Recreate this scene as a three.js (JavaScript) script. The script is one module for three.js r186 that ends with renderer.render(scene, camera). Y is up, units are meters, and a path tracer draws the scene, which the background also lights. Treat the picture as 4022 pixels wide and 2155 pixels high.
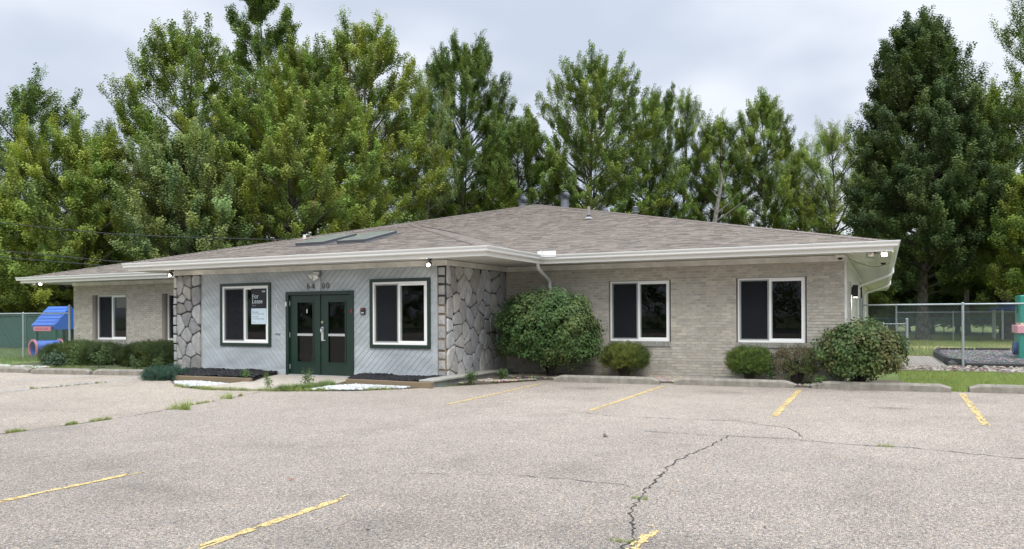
import * as THREE from 'three';
import { TextGeometry } from 'three/addons/geometries/TextGeometry.js';
import { FontLoader } from 'three/addons/loaders/FontLoader.js';
import { RoundedBoxGeometry } from 'three/addons/geometries/RoundedBoxGeometry.js';

// ---------------------------------------------------------------- camera, sky, sun, exposure
const scene = new THREE.Scene();
const camera = new THREE.PerspectiveCamera(45.09, 4022 / 2482, 0.1, 3000);
camera.rotation.order = 'YXZ';
camera.position.set(0, 1.5, 0);
camera.rotation.set(0, 0.4531, -0.0045);
camera.setViewOffset(4022, 2482, 0, 0, 4022, 2155);          // level camera with the lens shifted
const EXPOSURE = 1.35;
const SUN_INTENSITY = 1.5, SUN_DIR = new THREE.Vector3(0.32, 0.8, 0.55).normalize();

// seeded random numbers and noise
function rng(seed) { let s = seed >>> 0; return () => { s = (s + 0x6d2b79f5) | 0; let t = Math.imul(s ^ (s >>> 15), 1 | s); t = (t + Math.imul(t ^ (t >>> 7), 61 | t)) ^ t; return ((t ^ (t >>> 14)) >>> 0) / 4294967296; }; }
const lerp = (a, b, t) => a + (b - a) * t, clamp = (x, a = 0, b = 1) => Math.min(b, Math.max(a, x));
const smooth = (a, b, x) => { const t = clamp((x - a) / (b - a)); return t * t * (3 - 2 * t); };
function hash2(i, j, s) { let h = Math.imul(i, 374761393) ^ Math.imul(j, 668265263) ^ Math.imul(s + 11, 2246822519); h = Math.imul(h ^ (h >>> 13), 1274126177); return ((h ^ (h >>> 16)) >>> 0) / 4294967296; }
function vnoise(x, y, s = 0, per = 0) {
  const i = Math.floor(x), j = Math.floor(y), fx = x - i, fy = y - j, u = fx * fx * (3 - 2 * fx), v = fy * fy * (3 - 2 * fy);
  const w = (a) => (per ? ((a % per) + per) % per : a);
  return lerp(lerp(hash2(w(i), w(j), s), hash2(w(i + 1), w(j), s), u), lerp(hash2(w(i), w(j + 1), s), hash2(w(i + 1), w(j + 1), s), u), v);
}
function fbm(x, y, s = 0, oct = 4, per = 0) { let a = 0.5, t = 0, n = 0; for (let o = 0; o < oct; o++) { t += a * vnoise(x, y, s + o, per); n += a; x *= 2; y *= 2; per *= 2; a *= 0.5; } return t / n; }

// overcast sky: brighter towards the zenith as an overcast is, soft lavender grey cloud
{
  const W = 1024, H = 512, d = new Float32Array(W * H * 4);
  for (let r = 0; r < H; r++) for (let q = 0; q < W; q++) {
    const el = ((r + 0.5) / H - 0.5) * Math.PI, az = ((q + 0.5) / W - 0.5) * 2 * Math.PI;
    const y = Math.sin(el), x = Math.cos(el) * Math.cos(az), z = Math.cos(el) * Math.sin(az), k = (r * W + q) * 4;
    if (y < 0) { const g = 0.25; d[k] = 0.5 * g; d[k + 1] = 0.52 * g; d[k + 2] = 0.5 * g; d[k + 3] = 1; continue; }
    const p = 1 / (y + 0.22);
    const n = fbm(x * p * 2.1 + 7.3, z * p * 2.1 + 3.1, 5, 6), m = fbm(x * p * 0.7 + 1.7, z * p * 0.7 + 9.2, 15, 3);
    const c = smooth(0.36, 0.66, 0.6 * n + 0.4 * m);            // 0 thick grey, 1 thin bright
    const glow = Math.pow(clamp(x * SUN_DIR.x + y * SUN_DIR.y + z * SUN_DIR.z), 3);
    const L = (0.795 + 0.12 * y + 1.9 * smooth(0.36, 0.98, y) + 0.7 * glow) * lerp(0.84, 1.0, c);
    d[k] = L * lerp(0.655, 0.835, c); d[k + 1] = L * lerp(0.735, 0.88, c); d[k + 2] = L * lerp(0.88, 0.965, c); d[k + 3] = 1;
  }
  const sky = new THREE.DataTexture(d, W, H, THREE.RGBAFormat, THREE.FloatType);
  sky.mapping = THREE.EquirectangularReflectionMapping; sky.magFilter = THREE.LinearFilter; sky.minFilter = THREE.LinearFilter; sky.needsUpdate = true;
  scene.background = sky; scene.environment = sky;
}
const sun = new THREE.DirectionalLight(new THREE.Color(1, 0.965, 0.91), SUN_INTENSITY);
sun.position.copy(SUN_DIR).multiplyScalar(90).add(new THREE.Vector3(-14, 0, -25)); sun.target.position.set(-14, 0, -25);
sun.castShadow = true; sun.shadow.radius = 45; sun.shadow.mapSize.set(2048, 2048);
Object.assign(sun.shadow.camera, { left: -70, right: 70, top: 70, bottom: -70, near: 1, far: 250 });
scene.add(sun, sun.target);

const renderer = new THREE.WebGLRenderer({ antialias: true });
renderer.toneMapping = THREE.LinearToneMapping;
renderer.toneMappingExposure = EXPOSURE;
renderer.shadowMap.enabled = true;

// ---------------------------------------------------------------- helpers
const V3 = (x, y, z) => new THREE.Vector3(x, y, z);
const C = (r, g, b) => [r, g, b];
const sc = (c, k) => [c[0] * k, c[1] * k, c[2] * k];
const used = {};
function numbered(n) { const k = used[n] = (used[n] ?? -1) + 1; return k ? `${n}_${String(k).padStart(3, '0')}` : n; }
function tag(o, label, category, group, kind) {
  o.userData.label = label; if (category) o.userData.category = category; if (group) o.userData.group = group; if (kind) o.userData.kind = kind; return o;
}
function thing(name, pos, label, category, group, turn = 0) {
  const o = new THREE.Group(); o.name = numbered(name); o.position.set(...pos); o.rotation.y = turn; scene.add(o); return tag(o, label, category, group);
}
// Collects faces and makes one mesh of them
class MB {
  constructor() { this.p = []; this.n = []; this.u = []; this.c = []; }
  tri(a, b, c, col = [1, 1, 1], ua = [0, 0], ub = [1, 0], uc = [1, 1], nn) {
    let N = nn;
    if (!N) {
      const ux = b[0] - a[0], uy = b[1] - a[1], uz = b[2] - a[2], vx = c[0] - a[0], vy = c[1] - a[1], vz = c[2] - a[2];
      let x = uy * vz - uz * vy, y = uz * vx - ux * vz, z = ux * vy - uy * vx; const l = Math.hypot(x, y, z) || 1; const f = [x / l, y / l, z / l]; N = [f, f, f];
    }
    this.p.push(...a, ...b, ...c); this.n.push(...N[0], ...N[1], ...N[2]); this.u.push(...ua, ...ub, ...uc); this.c.push(...col, ...col, ...col);
  }
  quad(a, b, c, d, col, off = 0) {
    const w = Math.hypot(b[0] - a[0], b[1] - a[1], b[2] - a[2]), h = Math.hypot(d[0] - a[0], d[1] - a[1], d[2] - a[2]);
    this.tri(a, b, c, col, [off, off * 0.7], [off + w, off * 0.7], [off + w, off * 0.7 + h]); this.tri(a, c, d, col, [off, off * 0.7], [off + w, off * 0.7 + h], [off, off * 0.7 + h]);
  }
  box(x0, y0, z0, x1, y1, z1, col, off = 0) {
    if (x0 > x1) [x0, x1] = [x1, x0]; if (y0 > y1) [y0, y1] = [y1, y0]; if (z0 > z1) [z0, z1] = [z1, z0];
    this.quad([x0, y0, z1], [x1, y0, z1], [x1, y1, z1], [x0, y1, z1], col, off); this.quad([x1, y0, z0], [x0, y0, z0], [x0, y1, z0], [x1, y1, z0], col, off);
    this.quad([x1, y0, z1], [x1, y0, z0], [x1, y1, z0], [x1, y1, z1], col, off); this.quad([x0, y0, z0], [x0, y0, z1], [x0, y1, z1], [x0, y1, z0], col, off);
    this.quad([x0, y1, z1], [x1, y1, z1], [x1, y1, z0], [x0, y1, z0], col, off); this.quad([x0, y0, z0], [x1, y0, z0], [x1, y0, z1], [x0, y0, z1], col, off);
    return this;
  }
  // a convex or concave outline in (s,t), pushed from depth d0 to d1 through a map (s,t,d) -> point
  prism(poly, d0, d1, map, col, off = 0, back = false) {
    const P = poly.map((q) => new THREE.Vector2(q[0], q[1])), f = THREE.ShapeUtils.triangulateShape(P, []);
    for (const [i, j, k] of f) { this.tri(map(...poly[i], d1), map(...poly[j], d1), map(...poly[k], d1), col, [poly[i][0] + off, poly[i][1]], [poly[j][0] + off, poly[j][1]], [poly[k][0] + off, poly[k][1]]); if (back) this.tri(map(...poly[k], d0), map(...poly[j], d0), map(...poly[i], d0), col); }
    for (let i = 0; i < poly.length; i++) { const a = poly[i], b = poly[(i + 1) % poly.length]; this.quad(map(...a, d0), map(...b, d0), map(...b, d1), map(...a, d1), col, off); }
    return this;
  }
  geo(g, m, col = [1, 1, 1]) {
    const h = (g.index ? g.toNonIndexed() : g.clone()); if (m) h.applyMatrix4(m);
    const { position: p, normal: n, uv } = h.attributes;
    for (let i = 0; i < p.count; i++) { this.p.push(p.getX(i), p.getY(i), p.getZ(i)); this.n.push(n.getX(i), n.getY(i), n.getZ(i)); this.u.push(uv ? uv.getX(i) : 0, uv ? uv.getY(i) : 0); this.c.push(...col); }
    return this;
  }
  rbox(x0, y0, z0, x1, y1, z1, r, col, seg = 2) {
    return this.geo(new RoundedBoxGeometry(Math.abs(x1 - x0), Math.abs(y1 - y0), Math.abs(z1 - z0), seg, r), new THREE.Matrix4().makeTranslation((x0 + x1) / 2, (y0 + y1) / 2, (z0 + z1) / 2), col);
  }
  // tapered tube along points, smooth sided
  tube(pts, rad, sides = 6, col = [1, 1, 1], caps = true) {
    const rings = []; let s = null;
    for (let i = 0; i < pts.length; i++) {
      const a = pts[Math.max(0, i - 1)], b = pts[Math.min(pts.length - 1, i + 1)], t = V3(b[0] - a[0], b[1] - a[1], b[2] - a[2]).normalize();
      if (!s) s = Math.abs(t.y) > 0.9 ? V3(1, 0, 0) : V3(0, 1, 0);
      s.addScaledVector(t, -s.dot(t)); if (s.lengthSq() < 1e-6) s.set(0.3, 0.5, 0.8).addScaledVector(t, -s.dot(t)); s.normalize();
      const w = t.clone().cross(s), q = [], r = Array.isArray(rad) ? rad[i] : rad;
      for (let k = 0; k < sides; k++) { const c = Math.cos(k / sides * 2 * Math.PI), e = Math.sin(k / sides * 2 * Math.PI), n = [s.x * c + w.x * e, s.y * c + w.y * e, s.z * c + w.z * e]; q.push([[pts[i][0] + n[0] * r, pts[i][1] + n[1] * r, pts[i][2] + n[2] * r], n]); }
      rings.push(q);
    }
    let len = 0;
    for (let i = 0; i + 1 < rings.length; i++) {
      const dl = Math.hypot(pts[i + 1][0] - pts[i][0], pts[i + 1][1] - pts[i][1], pts[i + 1][2] - pts[i][2]);
      for (let k = 0; k < sides; k++) {
        const [a, na] = rings[i][k], [b, nb] = rings[i][(k + 1) % sides], [c, nc] = rings[i + 1][(k + 1) % sides], [d, nd] = rings[i + 1][k], u0 = k / sides, u1 = (k + 1) / sides;
        this.tri(a, b, c, col, [u0, len], [u1, len], [u1, len + dl], [na, nb, nc]); this.tri(a, c, d, col, [u0, len], [u1, len + dl], [u0, len + dl], [na, nc, nd]);
      }
      len += dl;
    }
    if (caps) for (const [ring, rev] of [[rings[0], true], [rings[rings.length - 1], false]]) for (let k = 1; k + 1 < sides; k++) rev ? this.tri(ring[0][0], ring[k + 1][0], ring[k][0], col) : this.tri(ring[0][0], ring[k][0], ring[k + 1][0], col);
    return this;
  }
  merge(o) { for (const k of ['p', 'n', 'u', 'c']) { const a = this[k], b = o[k]; for (let i = 0; i < b.length; i++) a.push(b[i]); } return this; }
  // mesh under parent; the points are in world coordinates unless local is set
  build(name, mat, parent = scene, local = false) {
    const g = new THREE.BufferGeometry();
    g.setAttribute('position', new THREE.Float32BufferAttribute(this.p, 3)); g.setAttribute('normal', new THREE.Float32BufferAttribute(this.n, 3));
    g.setAttribute('uv', new THREE.Float32BufferAttribute(this.u, 2)); if (mat.vertexColors) g.setAttribute('color', new THREE.Float32BufferAttribute(this.c, 3));
    g.computeBoundingBox(); const b = g.boundingBox, c = V3((b.min.x + b.max.x) / 2, b.min.y, (b.min.z + b.max.z) / 2);
    g.translate(-c.x, -c.y, -c.z);
    const m = new THREE.Mesh(g, mat); m.name = parent === scene ? numbered(name) : name; m.castShadow = m.receiveShadow = true;
    m.position.copy(c); if (!local) for (let o = parent; o && o !== scene; o = o.parent) m.position.sub(o.position);
    parent.add(m); return m;
  }
}
function dup(root, pos, turn, label, group) {
  const r = root.clone(); r.name = numbered(root.name.replace(/_\d{3}$/, '')); r.userData = { ...root.userData }; scene.add(r); r.position.set(...pos); r.rotation.y = turn;
  if (label) r.userData.label = label; if (group) r.userData.group = group; return r;
}
// pieces: the nearest 300 each a part of its own, the rest one joined part
function pieces(list, name, rest, mat, parent, most = 300) {
  list.sort((a, b) => a.d - b.d);
  for (const it of list.slice(0, most)) it.mb.build(name, mat, parent);
  if (list.length > most) { const all = new MB(); for (const it of list.slice(most)) all.merge(it.mb); const m = all.build(rest, mat, parent); m.userData.kind = 'stuff'; }
}
const eye = [0, 1.5, 0], far2 = (x, y, z) => Math.hypot(x - eye[0], y - eye[1], z - eye[2]);

// ---------------------------------------------------------------- textures and materials
function tex(n, f, srgb) {
  const d = new Uint8Array(n * n * 4);
  for (let y = 0; y < n; y++) for (let x = 0; x < n; x++) { const v = f(x / n, y / n, x, y), k = (y * n + x) * 4; if (typeof v === 'number') d[k] = d[k + 1] = d[k + 2] = clamp(v) * 255; else { d[k] = clamp(v[0]) * 255; d[k + 1] = clamp(v[1]) * 255; d[k + 2] = clamp(v[2]) * 255; } d[k + 3] = 255; }
  const t = new THREE.DataTexture(d, n, n); t.wrapS = t.wrapT = THREE.RepeatWrapping; t.magFilter = THREE.LinearFilter; t.minFilter = THREE.LinearMipmapLinearFilter; t.generateMipmaps = true; if (srgb) t.colorSpace = THREE.SRGBColorSpace; t.needsUpdate = true; return t;
}
const rep = (t, u, v = u) => { const c = t.clone(); c.repeat.set(1 / u, 1 / v); c.needsUpdate = true; return c; };
const T_grain = tex(256, (u, v) => fbm(u * 16, v * 16, 3, 4, 16));
const T_soft = tex(256, (u, v) => 0.72 + 0.28 * clamp(1.6 * fbm(u * 6, v * 6, 9, 5, 6) - 0.3));          // faint mottling, used as a colour map
const T_wood = tex(256, (u, v) => { const g = fbm(u * 3, v * 40, 21, 3, 0); return 0.7 + 0.3 * (0.5 + 0.5 * Math.sin((u * 2 + g * 5 + v * 18) * 6.283)) * g; });
const T_bark = tex(256, (u, v) => { const r = fbm(u * 12, v * 3, 31, 4, 0); return clamp(0.2 + 1.1 * Math.abs(r - 0.5) * 2 + 0.3 * vnoise(u * 40, v * 20, 5, 0)); });
// coarse asphalt: rounded chips of stone of many tones in grey binder
function chips(n, cells, seed, tones) {
  const f = new Float32Array(n * n * 3), h = new Float32Array(n * n);
  for (let y = 0; y < n; y++) for (let x = 0; x < n; x++) {
    const gx = x / n * cells, gy = y / n * cells, i = Math.floor(gx), j = Math.floor(gy); let best = 9, second = 9, bi = 0, bj = 0;
    for (let a = -1; a <= 1; a++) for (let b = -1; b <= 1; b++) { const ci = ((i + a) % cells + cells) % cells, cj = ((j + b) % cells + cells) % cells; const px = i + a + hash2(ci, cj, seed), py = j + b + hash2(ci, cj, seed + 1), dd = (px - gx) ** 2 + (py - gy) ** 2; if (dd < best) { second = best; best = dd; bi = ci; bj = cj; } else if (dd < second) second = dd; }
    const e = clamp((Math.sqrt(second) - Math.sqrt(best)) * 3.2), t = tones(hash2(bi, bj, seed + 2), hash2(bi, bj, seed + 3)), k = (y * n + x) * 3;
    for (let c = 0; c < 3; c++) f[k + c] = t[c] * lerp(0.5, 1, e); h[y * n + x] = e * (0.4 + 0.6 * hash2(bi, bj, seed + 4));
  }
  return [tex(n, (u, v, x, y) => [f[(y * n + x) * 3], f[(y * n + x) * 3 + 1], f[(y * n + x) * 3 + 2]], true), tex(n, (u, v, x, y) => h[y * n + x])];
}
const [T_lot, T_lotB] = chips(1024, 150, 71, (a, b) => { const g = a < 0.16 ? 0.50 + 0.18 * b : a < 0.8 ? 0.68 + 0.13 * b : 0.83 + 0.1 * b; return b > 0.8 ? [g * 1.04, g * 0.98, g * 0.92] : b < 0.2 ? [g * 1.0, g * 0.97, g * 0.98] : [g, g * 0.985, g * 0.96]; });
const mat = (o) => new THREE.MeshStandardMaterial({ roughness: 0.85, ...o });
const phys = (o) => new THREE.MeshPhysicalMaterial({ roughness: 0.85, ...o });
const col = (r, g, b) => new THREE.Color().setRGB(r, g, b);
const M = {
  brick: mat({ vertexColors: true, roughness: 0.9, map: rep(T_soft, 0.6), bumpMap: rep(T_grain, 0.12), bumpScale: 0.002 }),
  mortar: mat({ color: col(0.53, 0.50, 0.43), roughness: 0.95, bumpMap: rep(T_grain, 0.1), bumpScale: 0.002 }),
  stone: mat({ vertexColors: true, roughness: 0.88, map: rep(T_soft, 0.35), bumpMap: rep(T_grain, 0.28), bumpScale: 0.012 }),
  darkJoint: mat({ vertexColors: true, roughness: 0.95, map: rep(T_soft, 0.5), bumpMap: rep(T_grain, 0.12), bumpScale: 0.004 }),
  siding: mat({ vertexColors: true, roughness: 0.7, map: rep(T_soft, 0.9), bumpMap: rep(T_wood, 0.4), bumpScale: 0.0008 }),
  white: mat({ color: col(0.75, 0.735, 0.68), roughness: 0.5 }),
  gutter: mat({ color: col(0.79, 0.785, 0.75), roughness: 0.4 }),
  trim: mat({ color: col(0.78, 0.755, 0.69), roughness: 0.6, map: rep(T_soft, 1.3) }),
  soffit: mat({ color: col(0.76, 0.74, 0.69), roughness: 0.6, map: rep(T_soft, 1.7) }),
  vinyl: mat({ color: col(0.80, 0.79, 0.75), roughness: 0.4 }),
  sash: mat({ color: col(0.30, 0.30, 0.29), roughness: 0.5 }),
  green: phys({ color: col(0.0035, 0.024, 0.0135), roughness: 0.42, clearcoat: 0.25, clearcoatRoughness: 0.4, map: rep(T_soft, 0.8), bumpMap: rep(T_grain, 0.3), bumpScale: 0.0005 }),
  black: mat({ color: col(0.012, 0.012, 0.013), roughness: 0.5 }),
  glass: phys({ color: col(0.62, 0.67, 0.66), roughness: 0, transmission: 1, thickness: 0, ior: 1.42 }),
  screen: mat({ color: col(0.012, 0.0145, 0.018), roughness: 0.9, transparent: true, opacity: 0.5 }),
  alu: mat({ color: col(0.62, 0.63, 0.63), roughness: 0.35, metalness: 0.7 }),
  galv: mat({ color: col(0.40, 0.44, 0.43), roughness: 0.5, metalness: 0.35, map: rep(T_soft, 0.5) }),
  netWire: mat({ color: col(0.17, 0.20, 0.19), roughness: 0.6 }),
  fenceGreen: mat({ color: col(0.06, 0.16, 0.13), roughness: 0.6 }),
  vent: mat({ color: col(0.17, 0.18, 0.195), roughness: 0.5, metalness: 0.3, map: rep(T_soft, 0.4) }),
  shingle: mat({ vertexColors: true, roughness: 0.95, map: rep(T_soft, 0.5), bumpMap: rep(T_grain, 0.09), bumpScale: 0.002 }),
  room: mat({ color: col(0.085, 0.083, 0.08), roughness: 0.9 }),
  roomFloor: mat({ color: col(0.010, 0.010, 0.010), roughness: 0.8 }),
  concrete: mat({ vertexColors: true, roughness: 0.95, map: rep(T_soft, 0.45), bumpMap: rep(T_grain, 0.15), bumpScale: 0.004 }),
  lot: mat({ vertexColors: true, roughness: 0.96, map: rep(T_lot, 1.9), bumpMap: rep(T_lotB, 1.9), bumpScale: 0.0035 }),
  paint: mat({ vertexColors: true, roughness: 0.8, map: rep(T_lot, 1.4) }),
  crack: mat({ color: col(0.035, 0.032, 0.028), roughness: 1 }),
  soil: mat({ vertexColors: true, roughness: 1, map: rep(T_soft, 0.7), bumpMap: rep(T_grain, 0.3), bumpScale: 0.03 }),
  timber: mat({ color: col(0.27, 0.195, 0.12), roughness: 0.85, map: rep(T_wood, 1.1, 0.25) }),
  bark: mat({ color: col(0.175, 0.155, 0.13), roughness: 1, map: rep(T_bark, 1, 1.2), bumpMap: rep(T_bark, 1, 1.2), bumpScale: 0.03 }),
  barkPale: mat({ color: col(0.34, 0.31, 0.27), roughness: 1, map: rep(T_bark, 1, 1.2), bumpMap: rep(T_bark, 1, 1.2), bumpScale: 0.03 }),
  leaf: phys({ roughness: 0.72, transmission: 0.38, thickness: 0, side: THREE.DoubleSide, specularIntensity: 0.5 }),
  blade: phys({ roughness: 0.8, transmission: 0.3, thickness: 0, side: THREE.DoubleSide }),
  plasticBlue: phys({ color: col(0.03, 0.13, 0.50), roughness: 0.4, clearcoat: 0.2 }),
  plasticPink: phys({ color: col(0.62, 0.20, 0.24), roughness: 0.45, clearcoat: 0.2 }),
  plasticGreen: phys({ color: col(0.02, 0.24, 0.17), roughness: 0.4, clearcoat: 0.2 }),
  plasticDark: phys({ color: col(0.01, 0.10, 0.06), roughness: 0.4 }),
  plasticTan: mat({ color: col(0.6, 0.55, 0.4), roughness: 0.5 }),
  skylight: phys({ color: col(0.43, 0.45, 0.42), roughness: 0.3, clearcoat: 1, clearcoatRoughness: 0.06 }),
  skyFrame: mat({ color: col(0.10, 0.10, 0.105), roughness: 0.5, metalness: 0.3 }),
};
const lampMat = (k) => mat({ color: col(0.9, 0.88, 0.8), emissive: col(1, 0.95, 0.84), emissiveIntensity: k, roughness: 0.3 });

// ---------------------------------------------------------------- ground, lot, lawn, walk
const piece = (pts, x) => { if (x <= pts[0][0]) return pts[0][1]; for (let i = 0; i + 1 < pts.length; i++) if (x <= pts[i + 1][0]) return lerp(pts[i][1], pts[i + 1][1], (x - pts[i][0]) / (pts[i + 1][0] - pts[i][0])); return pts[pts.length - 1][1]; };
const LOT_EDGE = [[-80, -10.5], [-24, -12.75], [-18.9, -13.5], [-16.9, -13.8], [-15.45, -12.91], [-14.4, -12.15], [-13.38, -11.58], [-12.62, -11.43], [-11, -11.77], [-9.56, -12.48], [-8.95, -13.2], [-8.4, -13.9], [-7.6, -15.3], [-7.1, -16.45], [-6, -16.6], [3, -17.1], [60, -21]];
const lotEdge = (x) => piece(LOT_EDGE, x);
const xs = (() => { const a = []; for (let x = -80; x < -26; x += 1.5) a.push(x); for (let x = -26; x < 5; x += 0.18) a.push(x); for (let x = 5; x <= 60; x += 2) a.push(x); return a; })();
{
  const g = new MB(), n = 72; g.geo(new THREE.CircleGeometry(900, n).rotateX(-Math.PI / 2), null, [0.10, 0.125, 0.05]);
  tag(g.build('ground', mat({ color: col(0.085, 0.12, 0.04), roughness: 1 })), 'grassy ground running out to the trees', null, null, 'structure').position.y = -0.12;
}
const JOINT = [[-30, -10.05], [2, -10.05], [6, -10.3], [8, -10.35], [9, -10.55], [10.2, -10.83], [11.6, -11.3]];     // seam between coarse lot and old drive: [-z, x]
function lotTone(x, z) {
  let v = 1.0 + 0.26 * (fbm(x * 0.45 + 3, z * 0.45 + 9, 41, 4) - 0.5) + 0.16 * (fbm(x * 2.1, z * 2.1, 47, 3) - 0.5);
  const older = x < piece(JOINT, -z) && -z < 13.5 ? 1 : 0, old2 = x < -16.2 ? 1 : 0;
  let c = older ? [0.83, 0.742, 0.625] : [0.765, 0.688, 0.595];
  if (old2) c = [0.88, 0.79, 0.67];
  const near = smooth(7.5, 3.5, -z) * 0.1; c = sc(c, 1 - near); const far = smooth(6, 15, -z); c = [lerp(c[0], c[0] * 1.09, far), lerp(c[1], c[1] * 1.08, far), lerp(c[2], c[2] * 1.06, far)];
  const spot = (sx, sz, rx, rz, k) => { const d = ((x - sx) / rx) ** 2 + ((z - sz) / rz) ** 2; v -= k * Math.exp(-d * 2) * (0.55 + 0.9 * fbm(x * 4, z * 4, 77, 3)); };
  spot(-5.5, -14.9, 0.8, 0.5, 0.3); spot(-2.75, -15.1, 0.7, 0.4, 0.34); spot(0.15, -13.6, 0.35, 0.18, 0.42); spot(-0.1, -15.2, 0.9, 0.35, 0.16);
  spot(-3.0, -4.6, 0.9, 0.5, 0.2); spot(-2.4, -6.5, 1.0, 0.25, 0.08);
  v -= 0.16 * smooth(0.5, 0.72, fbm(x * 0.7 + 20, z * 1.6 + 4, 91, 3)) * smooth(8, 4, -z);
  for (const tz of [-8.3, -6.5]) v -= 0.05 * Math.exp(-(((z - tz - 0.5 * Math.sin(x * 0.35)) / 0.35) ** 2)) * smooth(0.3, 0.6, fbm(x * 0.6, z, 97, 3));
  v -= 0.1 * Math.pow(smooth(0.56, 0.7, fbm(x * 1.5 + 40, z * 1.5, 93, 3)), 2);
  return sc(c, v);
}
function sheet(name, label, z0f, z1f, rows, y, m, tone, xa = -80, xb = 60, pow = 1) {
  const g = new MB(), X = xs.filter((x) => x >= xa && x <= xb);
  for (let i = 0; i + 1 < X.length; i++) for (let j = 0; j < rows; j++) {
    const t0 = (j / rows) ** pow, t1 = ((j + 1) / rows) ** pow, a = X[i], b = X[i + 1];
    const P = [[a, lerp(z0f(a), z1f(a), t0)], [b, lerp(z0f(b), z1f(b), t0)], [b, lerp(z0f(b), z1f(b), t1)], [a, lerp(z0f(a), z1f(a), t1)]];
    const q = P.map(([x, z]) => [x, typeof y === 'function' ? y(x, z) : y, z]), c = P.map(([x, z]) => tone(x, z)), N = [[0, 1, 0], [0, 1, 0], [0, 1, 0]];
    const put = (k, l, o) => { g.p.push(...q[k], ...q[l], ...q[o]); g.n.push(...N.flat()); g.u.push(q[k][0], q[k][2], q[l][0], q[l][2], q[o][0], q[o][2]); g.c.push(...c[k], ...c[l], ...c[o]); };
    put(0, 1, 2); put(0, 2, 3);
  }
  return tag(g.build(name, m), label, null, null, 'structure');
}
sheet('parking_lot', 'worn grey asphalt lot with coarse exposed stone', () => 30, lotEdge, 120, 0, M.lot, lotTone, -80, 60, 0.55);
const lawnTone = (x, z) => { const n = fbm(x * 0.5, z * 0.5, 51, 4), k = 0.8 + 0.5 * n; const dry = x > 0 && z < -29 && z > -45 ? smooth(0.35, 0.7, fbm(x * 0.4 + 5, z * 0.25, 57, 3)) : 0; return [lerp(0.16, 0.42, dry) * k, lerp(0.215, 0.36, dry) * k, lerp(0.06, 0.16, dry) * k]; };
sheet('lawn', 'mown green lawn round the building', lotEdge, () => -120, 70, -0.02, M.soil, lawnTone, -80, 60, 2.2);
// stripes: worn yellow and faint blue paint
function stripe(name, label, x0, z0, x1, z1, w, c, wear, seed) {
  const g = new MB(), L = Math.hypot(x1 - x0, z1 - z0), n = Math.max(4, Math.round(L / 0.035)), dx = (x1 - x0) / L, dz = (z1 - z0) / L, px = -dz, pz = dx, rows = 4;
  for (let i = 0; i < n; i++) for (let r = 0; r < rows; r++) {
    const s = (i + 0.5) / n, worn = fbm(s * L * 9, r * 1.3, seed, 3) + 0.12 * (hash2(i, r, seed) - 0.5), end = smooth(0, 0.04, s) * smooth(1, 0.93, s);
    if (worn < wear + (1 - end) * 0.35) continue;
    const a = i / n * L, b = (i + 1) / n * L, u = (r / rows - 0.5) * w, v = ((r + 1) / rows - 0.5) * w, k = 0.86 + 0.3 * hash2(i, r, seed + 5);
    const q = (s_, t_) => [x0 + dx * s_ + px * t_, 0.0045, z0 + dz * s_ + pz * t_];
    const jit = 0.006 * (hash2(i, 7, seed) - 0.5), e = [q(a, u + jit), q(b, u + jit), q(b, v + jit), q(a, v + jit)], up = [[0, 1, 0], [0, 1, 0], [0, 1, 0]];
    const cc = sc(c, k), uv = (p) => [p[0], p[2]];
    const V = px * dz - pz * dx > 0 ? [0, 1, 2, 0, 2, 3] : [0, 2, 1, 0, 3, 2];
    g.tri(e[V[0]], e[V[1]], e[V[2]], cc, uv(e[V[0]]), uv(e[V[1]]), uv(e[V[2]]), up); g.tri(e[V[3]], e[V[4]], e[V[5]], cc, uv(e[V[3]]), uv(e[V[4]]), uv(e[V[5]]), up);
  }
  return tag(g.build(name, M.paint), label, null, null, 'structure');
}
const YEL = [1.34, 1.03, 0.44];
[[-6.82, -15.55, -6.66, -11.05, 0.08, 0.28], [-4.2, -16.1, -4.16, -11.25, 0.085, 0.36], [-1.5, -16.2, -1.45, -11.66, 0.1, 0.34], [1.34, -16.75, 1.24, -11.82, 0.105, 0.34]].forEach((a, i) => stripe('stall_line', ['thin worn yellow stall line nearest the stone wall', 'yellow stall line running towards the middle wheel stops', 'yellow stall line ending at the burning bush gap', 'yellow stall line by the right hand lawn'][i], a[0], a[1], a[2], a[3], a[4], YEL, a[5], 100 + i * 7));
[[-6.5, -5.1, -6.5, 3, 0.085, 0.38], [-4.02, -5.2, -3.98, 3, 0.085, 0.36], [-1.45, -5.36, -1.41, 3, 0.09, 0.42]].forEach((a, i) => stripe('stall_line', ['near yellow stall line at the left edge', 'near yellow stall line in the left foreground', 'worn yellow stall line with a crack through it in the foreground'][i], a[0], a[1], a[2], a[3], a[4], YEL, a[5], 150 + i * 7));
stripe('stall_line', 'faded blue stall line before the left hedge', -18.5, -13.1, -18.8, -9.2, 0.1, [1.0, 1.15, 1.35], 0.42, 190);
stripe('stall_line', 'faded blue stall line ending by the juniper', -16.9, -13.6, -16.2, -9.4, 0.1, [1.0, 1.15, 1.35], 0.40, 197);
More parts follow.
